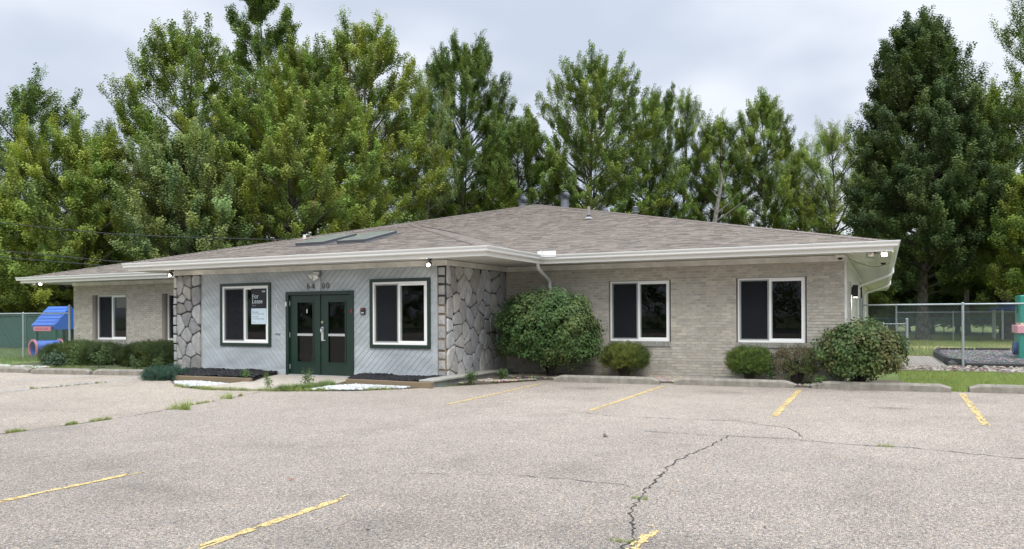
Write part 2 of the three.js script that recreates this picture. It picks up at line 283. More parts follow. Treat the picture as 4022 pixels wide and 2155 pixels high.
// cracks
function crack(label, pts, w, seed, name = 'pavement_crack') {
  const R = rng(seed), g = new MB(), fine = [];
  for (let i = 0; i + 1 < pts.length; i++) { const n = Math.ceil(Math.hypot(pts[i + 1][0] - pts[i][0], pts[i + 1][1] - pts[i][1]) / 0.05); for (let k = 0; k < n; k++) { const t = k / n, j = 0.05; fine.push([lerp(pts[i][0], pts[i + 1][0], t) + (R() - 0.5) * j, lerp(pts[i][1], pts[i + 1][1], t) + (R() - 0.5) * j]); } }
  fine.push(pts[pts.length - 1]);
  let pw = 0;
  for (let i = 0; i + 1 < fine.length; i++) {
    const [ax, az] = fine[i], [bx, bz] = fine[i + 1], L = Math.hypot(bx - ax, bz - az) || 1, nx = -(bz - az) / L, nz = (bx - ax) / L, w1 = w * (0.25 + 1.3 * R() * R()) * (i % 9 === 8 && R() < 0.4 ? 0.2 : 1), y = 0.0035;
    g.quad([ax + nx * pw, y, az + nz * pw], [bx + nx * w1, y, bz + nz * w1], [bx - nx * w1, y, bz - nz * w1], [ax - nx * pw, y, az - nz * pw]);
    pw = w1;
  }
  tag(g.build(name, M.crack), label, null, null, 'structure');
}
crack('jagged dark crack running up from the near yellow line', [[-1.5, -4.4], [-1.52, -5.01], [-1.7, -5.49], [-1.77, -5.82], [-1.84, -6.44], [-1.88, -7.06], [-1.93, -7.63], [-1.88, -8.2], [-1.77, -8.95], [-1.73, -9.7]], 0.011, 201);
crack('long thin crack across the lot towards the right', [[-2.74, -9.61], [-1.96, -9.64], [-1.14, -9.75], [-0.35, -9.6], [0.26, -9.66], [1.31, -9.37], [3, -9.2]], 0.013, 202);
crack('fine crack short of the stall lines', [[-4.51, -11.16], [-3.7, -10.91], [-2.51, -10.96], [-1.89, -11.12], [-1.39, -10.8], [-1.12, -10.66], [-0.89, -10.0]], 0.010, 203);
crack('hairline crack in the middle of the lot', [[-4.1, -6.1], [-3.18, -6.45], [-2.59, -6.5], [-2.02, -6.49]], 0.006, 204);
crack('seam between the old drive and the lot', [[-10.1, -2], [-10.3, -6.48], [-10.26, -7.09], [-10.31, -7.82], [-10.5, -8.7], [-10.83, -10.17], [-11.24, -11.5]], 0.014, 205, 'pavement_seam');
crack('weedy seam across the drive on the left', [[-16.3, -7], [-16.3, -9.8], [-16.15, -10.6], [-16.2, -12], [-15.6, -12.7]], 0.012, 206, 'pavement_seam');
crack('dark edge where the drive meets the white stones', [[-15.4, -12.86], [-14.4, -12.1], [-13.38, -11.53], [-12.62, -11.38], [-11, -11.72], [-9.56, -12.43], [-8.95, -13.15]], 0.012, 207, 'pavement_seam');

// flat sheets with an outline
function flat(name, label, poly, y, m, tone, thick = 0.1) {
  const g = new MB(); const P = poly.map(([x, z]) => [x, -z]); if (THREE.ShapeUtils.area(P.map((q) => new THREE.Vector2(...q))) < 0) P.reverse();
  g.prism(P, y - thick, y, (s, t, d) => [s, d, -t], tone); return tag(g.build(name, m), label, null, null, 'structure');
}
flat('entrance_walk', 'tan concrete walk up to the green doors', [[-13.9, -14.9], [-11.35, -14.9], [-10.95, -13.75], [-10.75, -12.6], [-11.1, -11.85], [-12.55, -11.5], [-13.15, -11.75], [-13.1, -12.8], [-13.7, -14.0]], 0.035, M.concrete, [0.47, 0.41, 0.33]);
flat('planting_bed', 'bare soil bed along the brick wall', [[-8.5, -14.4], [-7.6, -15.5], [-7.15, -16.35], [-6, -16.62], [-1, -16.75], [0.9, -16.95], [0.65, -17.9], [0.3, -19], [-0.7, -19.2], [-0.7, -17.9], [-8.8, -17.9]], 0.03, M.soil, [0.16, 0.13, 0.095]);
flat('planting_bed', 'weedy bed under the left windows', [[-24.2, -13.2], [-18.8, -13.75], [-16.95, -14.0], [-15.5, -13.1], [-15.6, -14.0], [-17.3, -15], [-17.7, -17.9], [-26.4, -17.9]], 0.03, M.soil, [0.10, 0.11, 0.05]);
flat('stone_strip_soil', 'pale stony strip behind the left wheel stops', [[-34, -13.0], [-24, -13.35], [-21.6, -13.4], [-21.6, -14.2], [-24, -14.3], [-34, -13.7]], 0.034, M.soil, [0.24, 0.22, 0.18]);
flat('yard_walk', 'concrete walk beyond the chain link fence', [[0.15, -24.6], [1.66, -24.6], [1.62, -30.7], [0.2, -30.7]], 0.02, M.concrete, [0.36, 0.315, 0.265]);
flat('play_gravel', 'grey gravel of the play area behind the fence', [[1.75, -25.3], [9, -25.3], [9, -34], [1.95, -33.6], [1.7, -30.7]], 0.11, M.soil, [0.20, 0.188, 0.18], 0.15);
flat('stone_strip_soil', 'stony strip under the chain link fence', [[0.2, -22.9], [9, -22.9], [9, -25.2], [0.2, -24.6]], 0.012, M.soil, [0.20, 0.17, 0.14]);
flat('road', 'asphalt road across the front of the lot', [[-150, 32], [110, 32], [110, 41], [-150, 41]], 0.0, mat({ color: col(0.07, 0.07, 0.07) }), [1, 1, 1]);

// ---------------------------------------------------------------- the building
const ZW = -14.93, ZB = -17.95, XS = -8.93, XR = -0.72, XL = -26.5, ZBACK = -46, ZE = -14.15, ZM = -17.08, XA = -7.5, XC = -18.56, ER = 0.2, EL = -28.2, Y0 = 2.95, K = 0.25;
const house = thing('lease_building', [-13, 0, -30], 'low grey brick and stone office building with a shingled hip roof and green double doors', 'building');
const group = (name, parent, pos, label) => { const o = new THREE.Group(); o.name = name; o.position.set(...pos); for (let p = parent; p && p !== scene; p = p.parent) o.position.sub(p.position); parent.add(o); if (label) o.userData.label = label; return o; };

// a wall rectangle less its holes, as rectangles
function rects(x0, x1, y0, y1, holes) {
  const X = [...new Set([x0, x1, ...holes.flatMap((h) => [h[0], h[1]])])].filter((x) => x >= x0 && x <= x1).sort((a, b) => a - b), out = [];
  for (let i = 0; i + 1 < X.length; i++) { const m = (X[i] + X[i + 1]) / 2; let y = y0; for (const h of holes.filter((h) => m > h[0] && m < h[1]).sort((a, b) => a[2] - b[2])) { if (h[2] > y) out.push([X[i], X[i + 1], y, h[2]]); y = h[3]; } if (y < y1) out.push([X[i], X[i + 1], y, y1]); }
  return out;
}
const WIN_R = [[-6.06, -4.56, 0.88, 2.35], [-3.0, -1.53, 0.88, 2.35]], WIN_L = [[-25.44, -23.68, 0.74, 2.32], [-21.87, -20.1, 0.74, 2.32]];
const WIN_E = [[-15.86, -14.25, 0.83, 2.32], [-10.96, -9.43, 0.84, 2.32]], DOOR = [-13.65, -11.53, 0.05, 2.14];
const BR = rng(7), bricks = [];
function brickWall(x0, x1, y0, y1, holes, label) {
  const w = new MB(); for (const [a, b, c, d] of rects(x0, x1, y0, y1, holes)) w.box(a, c, ZB - 0.25, b, d, ZB - 0.012);
  const wall = w.build('brick_wall', M.mortar, house); if (label) wall.userData.label = label;
  const ch = 0.0667, L = 0.2315, g = 0.0055, rows = Math.ceil((y1 - y0) / ch);
  for (let j = 0; j < rows; j++) {
    const ya = y0 + j * ch + g, yb = Math.min(y0 + (j + 1) * ch - g, y1), ym = (ya + yb) / 2; if (yb - ya < 0.015) continue;
    let spans = [[x0, x1]];
    for (const h of holes) if (yb > h[2] + 0.005 && ya < h[3] - 0.005) spans = spans.flatMap(([a, b]) => [[a, Math.min(b, h[0])], [Math.max(a, h[1]), b]].filter(([p, q]) => q - p > 0.01));
    for (const [a, b] of spans) {
      for (let k = Math.floor((a - x0) / L) - 1; ; k++) {
        const s = x0 + (k + (j % 2) * 0.5) * L, e = s + L; if (s > b) break; let xa = Math.max(s + g, a + 0.003), xb = Math.min(e - g, b - 0.003); if (b - xb < 0.07) xb = b - 0.003; if (s > a && s - a < 0.06) xa = a + 0.003; if (s < a && e - a < 0.06) continue; if (b - s < 0.06) continue; if (xb - xa < 0.02) continue;
        const t = 0.86 + 0.26 * BR(), warm = BR(), c = sc([lerp(0.475, 0.49, warm), lerp(0.443, 0.436, warm), lerp(0.38, 0.352, warm)], t), zf = ZB + (BR() - 0.5) * 0.004, m = new MB();
        m.box(xa, ya, ZB - 0.03, xb, yb, zf, c, BR() * 9); bricks.push({ d: far2((xa + xb) / 2, ym, ZB), mb: m });
      }
    }
  }
}
const sillHole = (w, k = 0.115) => [w[0] - 0.02, w[1] + 0.02, w[2] - k, w[3]];
brickWall(XS + 0.02, XR, 0.02, 2.66, WIN_R.map((w) => sillHole(w)), 'grey painted brick wall of the right wing');
brickWall(XL, -17.5, -0.05, 2.66, WIN_L.map((w) => sillHole(w, 0.15)), 'grey painted brick wall of the left wing');
pieces(bricks, 'brick', 'brickwork', M.brick, house);
for (const [w, k] of [[WIN_R[0], 0.115], [WIN_R[1], 0.115], [WIN_L[0], 0.15], [WIN_L[1], 0.15]]) {
  const sill = group('brick_sill', house, [(w[0] + w[1]) / 2, w[2] - k, ZB]); let x = w[0] - 0.02; const n = Math.round((w[1] - w[0] + 0.04) / 0.07), bw = (w[1] - w[0] + 0.04) / n;
  new MB().box(w[0] - 0.02, w[2] - k, ZB - 0.2, w[1] + 0.02, w[2] - 0.012, ZB + 0.01, [1, 1, 1]).build('mortar_bed', M.mortar, sill);
  for (let i = 0; i < n; i++, x += bw) { const m = new MB(), t = 0.85 + 0.25 * BR(); m.box(x + 0.005, w[2] - k - 0.004, ZB - 0.1, x + bw - 0.005, w[2] - 0.004, ZB + 0.028 + 0.004 * BR(), sc([0.34, 0.325, 0.28], t), BR() * 5); m.build('brick', M.brick, sill); }
}
// side and back walls, inner partitions, floor, ceiling
{
  const side = new MB(); const holes = [[19.2, 20.3, 0.75, 2.3], [23.0, 24.3, 0.05, 2.1], [28, 29.2, 0.75, 2.3], [33, 34.2, 0.75, 2.3], [38, 39.2, 0.75, 2.3]];
  for (const [a, b, c, d] of rects(17.985, 46, 0.0, 2.66, holes)) side.box(XR - 0.25, c, -a, XR + 0.004, d, -b);
  side.build('side_wall', mat({ color: col(0.66, 0.63, 0.54), roughness: 0.8, map: rep(T_soft, 1.1) }), house).userData.label = 'cream panelled side wall under the deep eave';
  for (const h of holes) { new MB().box(XR - 0.16, h[2], -h[0], XR - 0.14, h[3], -h[1]).build('side_window', h[2] < 0.1 ? M.vinyl : M.sash, house); const f = new MB(); f.box(XR - 0.02, h[2], -h[0] - 0.05, XR + 0.03, h[3] + 0.05, -h[0] + 0.05); f.box(XR - 0.02, h[2], -h[1] - 0.05, XR + 0.03, h[3] + 0.05, -h[1] + 0.05); f.box(XR - 0.02, h[3], -h[0] - 0.05, XR + 0.028, h[3] + 0.06, -h[1] + 0.05); f.build('window_trim', M.trim, house); }
  new MB().box(XR - 0.02, 0.02, ZB - 0.16, XR + 0.018, 2.66, ZB + 0.004).build('corner_board', M.trim, house);
  const back = new MB(); back.box(XL, -0.05, ZBACK - 0.25, XR, 2.66, ZBACK); back.box(XL, -0.05, ZBACK, XL + 0.25, 2.66, ZB - 0.25); back.build('rear_wall', M.mortar, house);
  const ret = new MB(); ret.box(-17.67, 0, ZB, -17.45, 2.66, ZW - 0.1); ret.build('return_wall', M.mortar, house);
  new MB().box(XL + 0.2, -0.06, ZBACK, XR - 0.2, 0.03, ZB + 0.0).box(-17.5, -0.06, ZB, XS - 0.1, 0.03, ZW - 0.06).build('floor', M.roomFloor, house);
  new MB().box(XL + 0.2, 2.62, ZBACK, XR - 0.2, 2.66, ZB - 0.24).box(-17.5, 2.62, ZB - 0.24, XS - 0.1, 2.66, ZW - 0.1).build('ceiling', M.room, house);
  const inner = new MB(); inner.box(XL + 0.25, 0.03, -22.2, -17.0, 2.62, -22.0); inner.box(-9.2, 0.03, -21.6, XR - 0.25, 2.62, -21.4); inner.box(-17.0, 0.03, -20.0, -9.2, 2.62, -19.8); inner.box(-17.2, 0.03, -22, -17, 2.62, ZB); inner.box(-9.4, 0.03, -21.4, -9.2, 2.62, ZB - 0.25); inner.box(-16.95, 0.03, -16.9, -15.0, 2.62, -16.8); inner.box(-4.45, 0.03, -21.4, -4.3, 2.62, -18.3); inner.box(-10.3, 0.03, -17.2, -9.3, 2.62, -17.1);
  inner.build('partition', M.room, house);
}
// sliding windows: white vinyl frame, screened left half, clear right half
function slider(w, z, deep, label) {
  const [x0, x1, y0, y1] = w, o = group('window', house, [(x0 + x1) / 2, y0, z], label), fw = 0.045, xm = (x0 + x1) / 2 + 0.005, zf = z - deep;
  const f = new MB(); f.box(x0, y0, zf - 0.08, x0 + fw, y1, zf); f.box(x1 - fw, y0, zf - 0.08, x1, y1, zf); f.box(x0 + fw, y1 - fw, zf - 0.08, x1 - fw, y1, zf); f.box(x0 + fw, y0, zf - 0.08, x1 - fw, y0 + fw, zf + 0.012);
  f.build('frame', M.vinyl, o);
  const sash = (a, b, zz, t, m, nm) => { const s = new MB(); s.box(a, y0 + fw, zz - 0.03, a + t, y1 - fw, zz); s.box(b - t, y0 + fw, zz - 0.03, b, y1 - fw, zz); s.box(a + t, y0 + fw, zz - 0.03, b - t, y0 + fw + t, zz); s.box(a + t, y1 - fw - t, zz - 0.03, b - t, y1 - fw, zz); s.build(nm, m, o); };
  sash(x0 + fw, xm + 0.02, zf - 0.045, 0.038, M.vinyl, 'sash'); sash(xm - 0.045, x1 - fw, zf - 0.01, 0.046, M.vinyl, 'sash');
  sash(x0 + fw + 0.004, xm - 0.05, zf - 0.012, 0.03, M.sash, 'screen_frame');
  new MB().box(x0 + fw + 0.03, y0 + fw + 0.03, zf - 0.028, xm - 0.075, y1 - fw - 0.03, zf - 0.026).build('insect_screen', M.screen, o);
  const pane = (a, b, zz) => new MB().quad([a, y0 + fw + 0.03, zz], [b, y0 + fw + 0.03, zz], [b, y1 - fw - 0.03, zz], [a, y1 - fw - 0.03, zz], [1, 1, 1]).build('pane', M.glass, o);
  const p = new MB(); p.quad([x0 + fw + 0.03, y0 + fw + 0.03, zf - 0.06], [xm, y0 + fw + 0.03, zf - 0.06], [xm, y1 - fw - 0.03, zf - 0.06], [x0 + fw + 0.03, y1 - fw - 0.03, zf - 0.06], [1, 1, 1]); p.build('pane', M.glass, o);
  const q = new MB(); q.quad([xm + 0.005, y0 + fw + 0.05, zf - 0.026], [x1 - fw - 0.05, y0 + fw + 0.05, zf - 0.026], [x1 - fw - 0.05, y1 - fw - 0.05, zf - 0.026], [xm + 0.005, y1 - fw - 0.05, zf - 0.026], [1, 1, 1]); q.build('pane', M.glass, o);
  const r = new MB(); r.box(x0 - 0.001, y0, zf - 0.14, x0 + 0.012, y1, z - 0.004); r.box(x1 - 0.012, y0, zf - 0.14, x1 + 0.001, y1, z - 0.004); r.box(x0 + 0.012, y1 - 0.012, zf - 0.14, x1 - 0.012, y1 + 0.001, z - 0.004); r.build('reveal', mat({ color: col(0.22, 0.19, 0.16) }), o);
  return o;
}
slider(WIN_R[0], ZB, 0.03, 'sliding window behind the small round yew'); slider(WIN_R[1], ZB, 0.03, 'sliding window nearest the right corner');
slider([-25.30, -23.68, 0.74, 2.32], ZB, 0.09, 'sliding window of the left wing with a short curtain'); slider([-21.73, -20.1, 0.74, 2.32], ZB, 0.09, 'left wing window half hidden by the stone pier');
for (const x of [-25.44, -21.87]) new MB().box(x, 0.74, ZB - 0.2, x + 0.139, 2.32, ZB - 0.1).build('window_reveal', mat({ color: col(0.15, 0.12, 0.10) }), house);
slider(WIN_E[0], ZW + 0.012, -0.01, 'white framed window holding the lease sign'); slider(WIN_E[1], ZW + 0.012, -0.01, 'white framed window right of the doors');

// ---------------------------------------------------------------- diagonal board siding
{
  const X0 = -16.65, X1 = -9.12, Yb = 0.17, Yt = 2.66, holes = [[-15.94, -14.17, 0.75, 2.40], [-11.04, -9.35, 0.76, 2.40], [-13.65, -11.53, 0, 2.14]];
  const back = new MB(); for (const [a, b, c, d] of rects(X0 - 0.3, X1 + 0.15, 0.0, Yt, [WIN_E[0], WIN_E[1], DOOR])) back.box(a, c, ZW - 0.2, b, d, ZW - 0.012, [0.32, 0.345, 0.35]);
  back.build('sheathing', M.siding, house);
  const clip = (poly, nx, ny, c) => { const o = []; for (let i = 0; i < poly.length; i++) { const a = poly[i], b = poly[(i + 1) % poly.length], da = a[0] * nx + a[1] * ny - c, db = b[0] * nx + b[1] * ny - c; if (da >= 0) o.push(a); if ((da >= 0) !== (db >= 0)) { const t = da / (da - db); o.push([lerp(a[0], b[0], t), lerp(a[1], b[1], t)]); } } return o; };
  const R = rng(17);
  for (const [xa, xb, sgn] of [[X0, -12.70, 1], [-12.54, X1, -1]]) {
    const rs = rects(xa, xb, Yb, Yt, holes.map((h) => [Math.max(h[0], xa), Math.min(h[1], xb), h[2], h[3]]).filter((h) => h[1] > h[0])), pitch = 0.172, off = sgn > 0 ? 0.03 : 0.09;
    const lo = Math.floor((xa - 4) / pitch), hi = Math.ceil((xb + 4) / pitch);
    for (let k = lo; k < hi; k++) {                                    // a board: k*pitch < x + sgn*y < (k+1)*pitch
      const s0 = k * pitch + off + 0.0055, s1 = (k + 1) * pitch + off - 0.0055, frs = [], tone = sc([0.43, 0.462, 0.464], 0.96 + 0.08 * R()), d = 0.002 * R();
      for (const [a, b, c, e] of rs) {
        let p = [[a, c], [b, c], [b, e], [a, e]]; p = clip(p, 1, sgn, s0); if (p.length > 2) p = clip(p, -1, -sgn, -s1);
        if (p.length > 2 && Math.abs(THREE.ShapeUtils.area(p.map((q) => new THREE.Vector2(...q)))) > 1e-4) frs.push({ p, a, b, id: frs.length });
      }
      const span = (f, x) => { const y = f.p.filter((q) => Math.abs(q[0] - x) < 1e-6).map((q) => q[1]); return y.length ? [Math.min(...y), Math.max(...y)] : null; };
      for (let pass = 0; pass < 6; pass++) for (const f of frs) for (const e of frs) if (f.id !== e.id && Math.abs(f.b - e.a) < 1e-6) { const u = span(f, f.b), v = span(e, e.a); if (u && v && Math.min(u[1], v[1]) - Math.max(u[0], v[0]) > 1e-3) f.id = e.id = Math.min(f.id, e.id); }
      for (const id of new Set(frs.map((f) => f.id))) { const m = new MB(); for (const f of frs) if (f.id === id) m.prism(f.p, -0.012, d, (s, t, q) => [s, t, ZW + q], tone, k * 1.7); m.build('siding_board', M.siding, house); }
    }
  }
  const c1 = [0.45, 0.48, 0.482];
  new MB().box(-12.695, 2.145, ZW - 0.01, -12.545, 2.655, ZW + 0.022, c1).build('batten', M.siding, house);
  new MB().box(-12.72, 2.5, ZW + 0.022, -12.52, 2.655, ZW + 0.06, [0.22, 0.235, 0.245]).build('mounting_block', M.siding, house);
  new MB().box(X0, 0.03, ZW - 0.01, -13.66, 0.168, ZW + 0.026, c1).build('skirting_board', M.siding, house); new MB().box(-11.52, 0.03, ZW - 0.01, X1, 0.168, ZW + 0.026, c1).build('skirting_board', M.siding, house);
  for (const [w, o] of [[WIN_E[0], [-15.945, -14.165, 0.745, 2.40]], [WIN_E[1], [-11.045, -9.345, 0.755, 2.40]]]) {
    const f = new MB(), z0 = ZW - 0.01, z1 = ZW + 0.034; f.box(o[0], o[2], z0, w[0] - 0.002, o[3], z1); f.box(w[1] + 0.002, o[2], z0, o[1], o[3], z1); f.box(w[0] - 0.002, w[3] + 0.002, z0, w[1] + 0.002, o[3], z1); f.box(w[0] - 0.002, o[2], z0, w[1] + 0.002, w[2] - 0.002, z1); f.build('window_trim', M.green, house);
  }
  new MB().box(-13.985, 1.74, ZW + 0.004, -13.965, 1.84, ZW + 0.014).build('doorbell_plate', M.trim, house);
  new MB().box(-14.03, 1.06, ZW + 0.003, -13.86, 1.085, ZW + 0.02, [0.2, 0.22, 0.23]).build('mail_slot', M.siding, house);
}
// house number
{
  const font = await new FontLoader().loadAsync('fonts/droid/droid_sans_regular.typeface.json'), dm = mat({ color: col(0.10, 0.09, 0.08), roughness: 0.5, metalness: 0.3 });
  for (const [ch, x] of [['6', -12.985], ['4', -12.83], ['0', -12.505], ['0', -12.365]]) { const g = new TextGeometry(ch, { font, size: 0.135, depth: 0.012, curveSegments: 5 }); new MB().geo(g, new THREE.Matrix4().makeTranslation(x, 2.205, ZW + 0.014)).build('house_number', dm, house); }
}
// green doors
{
  const [x0, x1, y0, y1] = DOOR, fr = new MB(); fr.box(x0, y0, ZW - 0.1, x0 + 0.09, y1, ZW + 0.045); fr.box(x1 - 0.08, y0, ZW - 0.1, x1, y1, ZW + 0.045); fr.box(x0 + 0.09, y1 - 0.085, ZW - 0.1, x1 - 0.08, y1, ZW + 0.045); fr.build('door_frame', M.green, house);
  new MB().box(x0 + 0.09, 0.036, ZW - 0.1, x1 - 0.08, 0.058, ZW + 0.06).build('threshold', M.alu, house);
  const leaf = (a, b, gx0, gx1, right) => {
    const d = group('door', house, [(a + b) / 2, 0.06, ZW], right ? 'right green door leaf with keypad lock' : 'left green door leaf with white sticker'), zf = ZW - 0.012, zb = ZW - 0.057, gy0 = 0.37, gy1 = 1.88, p = new MB();
    p.box(a, 0.062, zb, gx0, 2.045, zf); p.box(gx1, 0.062, zb, b, 2.045, zf); p.box(gx0, 0.062, zb, gx1, gy0, zf); p.box(gx0, gy1, zb, gx1, 2.045, zf); p.build('door_panel', M.green, d);
    const m = new MB(), t = 0.022, z = zf + 0.012; m.box(gx0 - t, gy0 - t, zf - 0.02, gx0 + 0.012, gy1 + t, z); m.box(gx1 - 0.012, gy0 - t, zf - 0.02, gx1 + t, gy1 + t, z); m.box(gx0 + 0.012, gy0 - t, zf - 0.02, gx1 - 0.012, gy0 + 0.012, z); m.box(gx0 + 0.012, gy1 - 0.012, zf - 0.02, gx1 - 0.012, gy1 + t, z); m.build('glazing_bead', M.green, d);
    const q = new MB(); q.quad([gx0, gy0, zf - 0.025], [gx1, gy0, zf - 0.025], [gx1, gy1, zf - 0.025], [gx0, gy1, zf - 0.025], [1, 1, 1]); q.build('pane', M.glass, d);
    const bar = new MB(); bar.rbox(gx0 + 0.005, 1.025, zf - 0.02, gx1 - 0.005, 1.085, zf + 0.012, 0.008); bar.build('push_bar', M.alu, d);
    for (const y of [0.25, 1.05, 1.85]) { const h = new MB(), hx = right ? b + 0.004 : a - 0.004; h.tube([[hx, y - 0.06, zf + 0.004], [hx, y + 0.06, zf + 0.004]], 0.009, 8); h.build('hinge', M.alu, d); }
    if (!right) new MB().box(-13.03, 1.60, zf - 0.022, -13.008, 1.70, zf - 0.02).build('sticker', M.white, d);
    else {
      const l = new MB(), cx = -12.50; l.rbox(cx - 0.035, 0.90, zf, cx + 0.035, 1.13, zf + 0.03, 0.008); l.build('lock_plate', M.alu, d);
      const k = new MB(); k.prism([[0, 0], [0.06, 0], [0.06, 0.06], [0.02, 0.125], [0, 0.125]], -0.034, 0.034, (s, t, q2) => [cx + q2, 1.125 + t, zf + s], [1, 1, 1]); k.build('keypad_housing', M.alu, d);
      const kp = new MB(); kp.quad([cx - 0.024, 1.196, zf + 0.0545], [cx + 0.024, 1.196, zf + 0.0545], [cx + 0.024, 1.24, zf + 0.0275], [cx - 0.024, 1.24, zf + 0.0275]); kp.build('keypad', M.black, d);
      const hd = new MB(); hd.tube([[cx, 0.925, zf], [cx, 0.925, zf + 0.055], [cx + 0.03, 0.925, zf + 0.062], [cx + 0.13, 0.925, zf + 0.06]], 0.011, 8); hd.build('lever_handle', M.alu, d);
      const db = new MB(); db.geo(new THREE.CylinderGeometry(0.03, 0.033, 0.03, 18).rotateX(Math.PI / 2), new THREE.Matrix4().makeTranslation(cx, 1.37, zf + 0.015)); db.build('deadbolt', mat({ color: col(0.5, 0.47, 0.33), metalness: 0.8, roughness: 0.3 }), d);
    }
  };
  leaf(-13.555, -12.615, -13.316, -12.80, false); leaf(-12.565, -11.615, -12.33, -11.80, true);
  new MB().box(-12.613, 0.062, ZW - 0.04, -12.567, 2.05, ZW + 0.008).build('astragal', M.green, house);
  new MB().box(-13.64, 1.78, ZW + 0.046, -13.615, 1.89, ZW + 0.058).build('door_contact', M.vinyl, house);
  new MB().box(-11.58, 1.60, ZW + 0.046, -11.56, 1.68, ZW + 0.062).build('door_contact', mat({ color: col(0.5, 0.03, 0.04) }), house);
}
// ---------------------------------------------------------------- fieldstone veneer
function cells(w, h, cw, chh, seed) {
  const R = rng(seed), S = [], nx = Math.max(1, Math.round(w / cw)), ny = Math.max(1, Math.round(h / chh)), ax = cw / chh;
  for (let i = 0; i < nx; i++) for (let j = 0; j < ny; j++) if (R() > 0.05) S.push([(i + 0.5 + (R() - 0.5) * 0.95) * w / nx, (j + 0.5 + ((i % 2) - 0.5) * 0.5 + (R() - 0.5) * 0.95) * h / ny, 0.9 + 0.2 * R()]);
  const out = [];
  for (const a of S) {
    let p = [[0.004, 0.004], [w - 0.004, 0.004], [w - 0.004, h - 0.004], [0.004, h - 0.004]];
    const gap = 0.008 + 0.009 * R();
    for (const b of S) {
      if (b === a) continue; const dx = (b[0] - a[0]) / ax, dy = (b[1] - a[1]) * 1, L = Math.hypot(dx, dy); if (L > 1.4) continue;
      const nx2 = -(b[0] - a[0]) / (ax * ax), ny2 = -(b[1] - a[1]), ln = Math.hypot(nx2, ny2), mx = (a[0] + b[0]) / 2, my = (a[1] + b[1]) / 2, n = [nx2 / ln, ny2 / ln], c = n[0] * mx + n[1] * my + gap, o = [];
      for (let i = 0; i < p.length; i++) { const q = p[i], r = p[(i + 1) % p.length], da = q[0] * n[0] + q[1] * n[1] - c, db = r[0] * n[0] + r[1] * n[1] - c; if (da >= 0) o.push(q); if ((da >= 0) !== (db >= 0)) { const t = da / (da - db); o.push([lerp(q[0], r[0], t), lerp(q[1], r[1], t)]); } }
      p = o; if (p.length < 3) break;
    }
    if (p.length < 3 || Math.abs(THREE.ShapeUtils.area(p.map((q) => new THREE.Vector2(...q)))) < 0.006) continue;
    const s = []; for (let i = 0; i < p.length; i++) { const q = p[i], r = p[(i + 1) % p.length]; s.push([lerp(q[0], r[0], 0.17), lerp(q[1], r[1], 0.17)], [lerp(q[0], r[0], 0.83), lerp(q[1], r[1], 0.83)]); }
    out.push(s.map((q) => [q[0] + (R() - 0.5) * 0.012, q[1] + (R() - 0.5) * 0.012]));
  }
  return out;
}
function stoneMesh(poly, map, R, thick, tn = 1) {
  const m = new MB(), n = poly.length, cx = poly.reduce((s, q) => s + q[0], 0) / n, cy = poly.reduce((s, q) => s + q[1], 0) / n, t = tn * (0.66 + 0.52 * R()), warm = R();
  const c = sc([lerp(0.45, 0.48, warm), lerp(0.45, 0.455, warm), lerp(0.455, 0.41, warm)], t), h = thick * (0.75 + 0.5 * R()), tx = (R() - 0.5) * 0.10, ty = (R() - 0.5) * 0.10;
  const ring = (f, d, rough) => poly.map((q) => { const x = lerp(cx, q[0], f), y = lerp(cy, q[1], f); return map(x, y, d + (rough ? (x - cx) * tx + (y - cy) * ty + (R() - 0.5) * 0.007 : 0)); });
  const r0 = ring(1, -0.004), r1 = ring(0.985, h * 0.55), r2 = ring(0.9, h * 0.93, true), r3 = ring(0.5, h * 1.02, true), ctr = map(cx, cy, h * 1.05);
  const u = (q) => [q[0] + q[2], q[1]];
  for (let i = 0; i < n; i++) { const j = (i + 1) % n; for (const [a, b] of [[r0, r1], [r1, r2], [r2, r3]]) { m.tri(a[i], a[j], b[j], c, u(a[i]), u(a[j]), u(b[j])); m.tri(a[i], b[j], b[i], c, u(a[i]), u(b[j]), u(b[i])); } m.tri(r3[i], r3[j], ctr, c, u(r3[i]), u(r3[j]), u(ctr)); }
  return m;
}
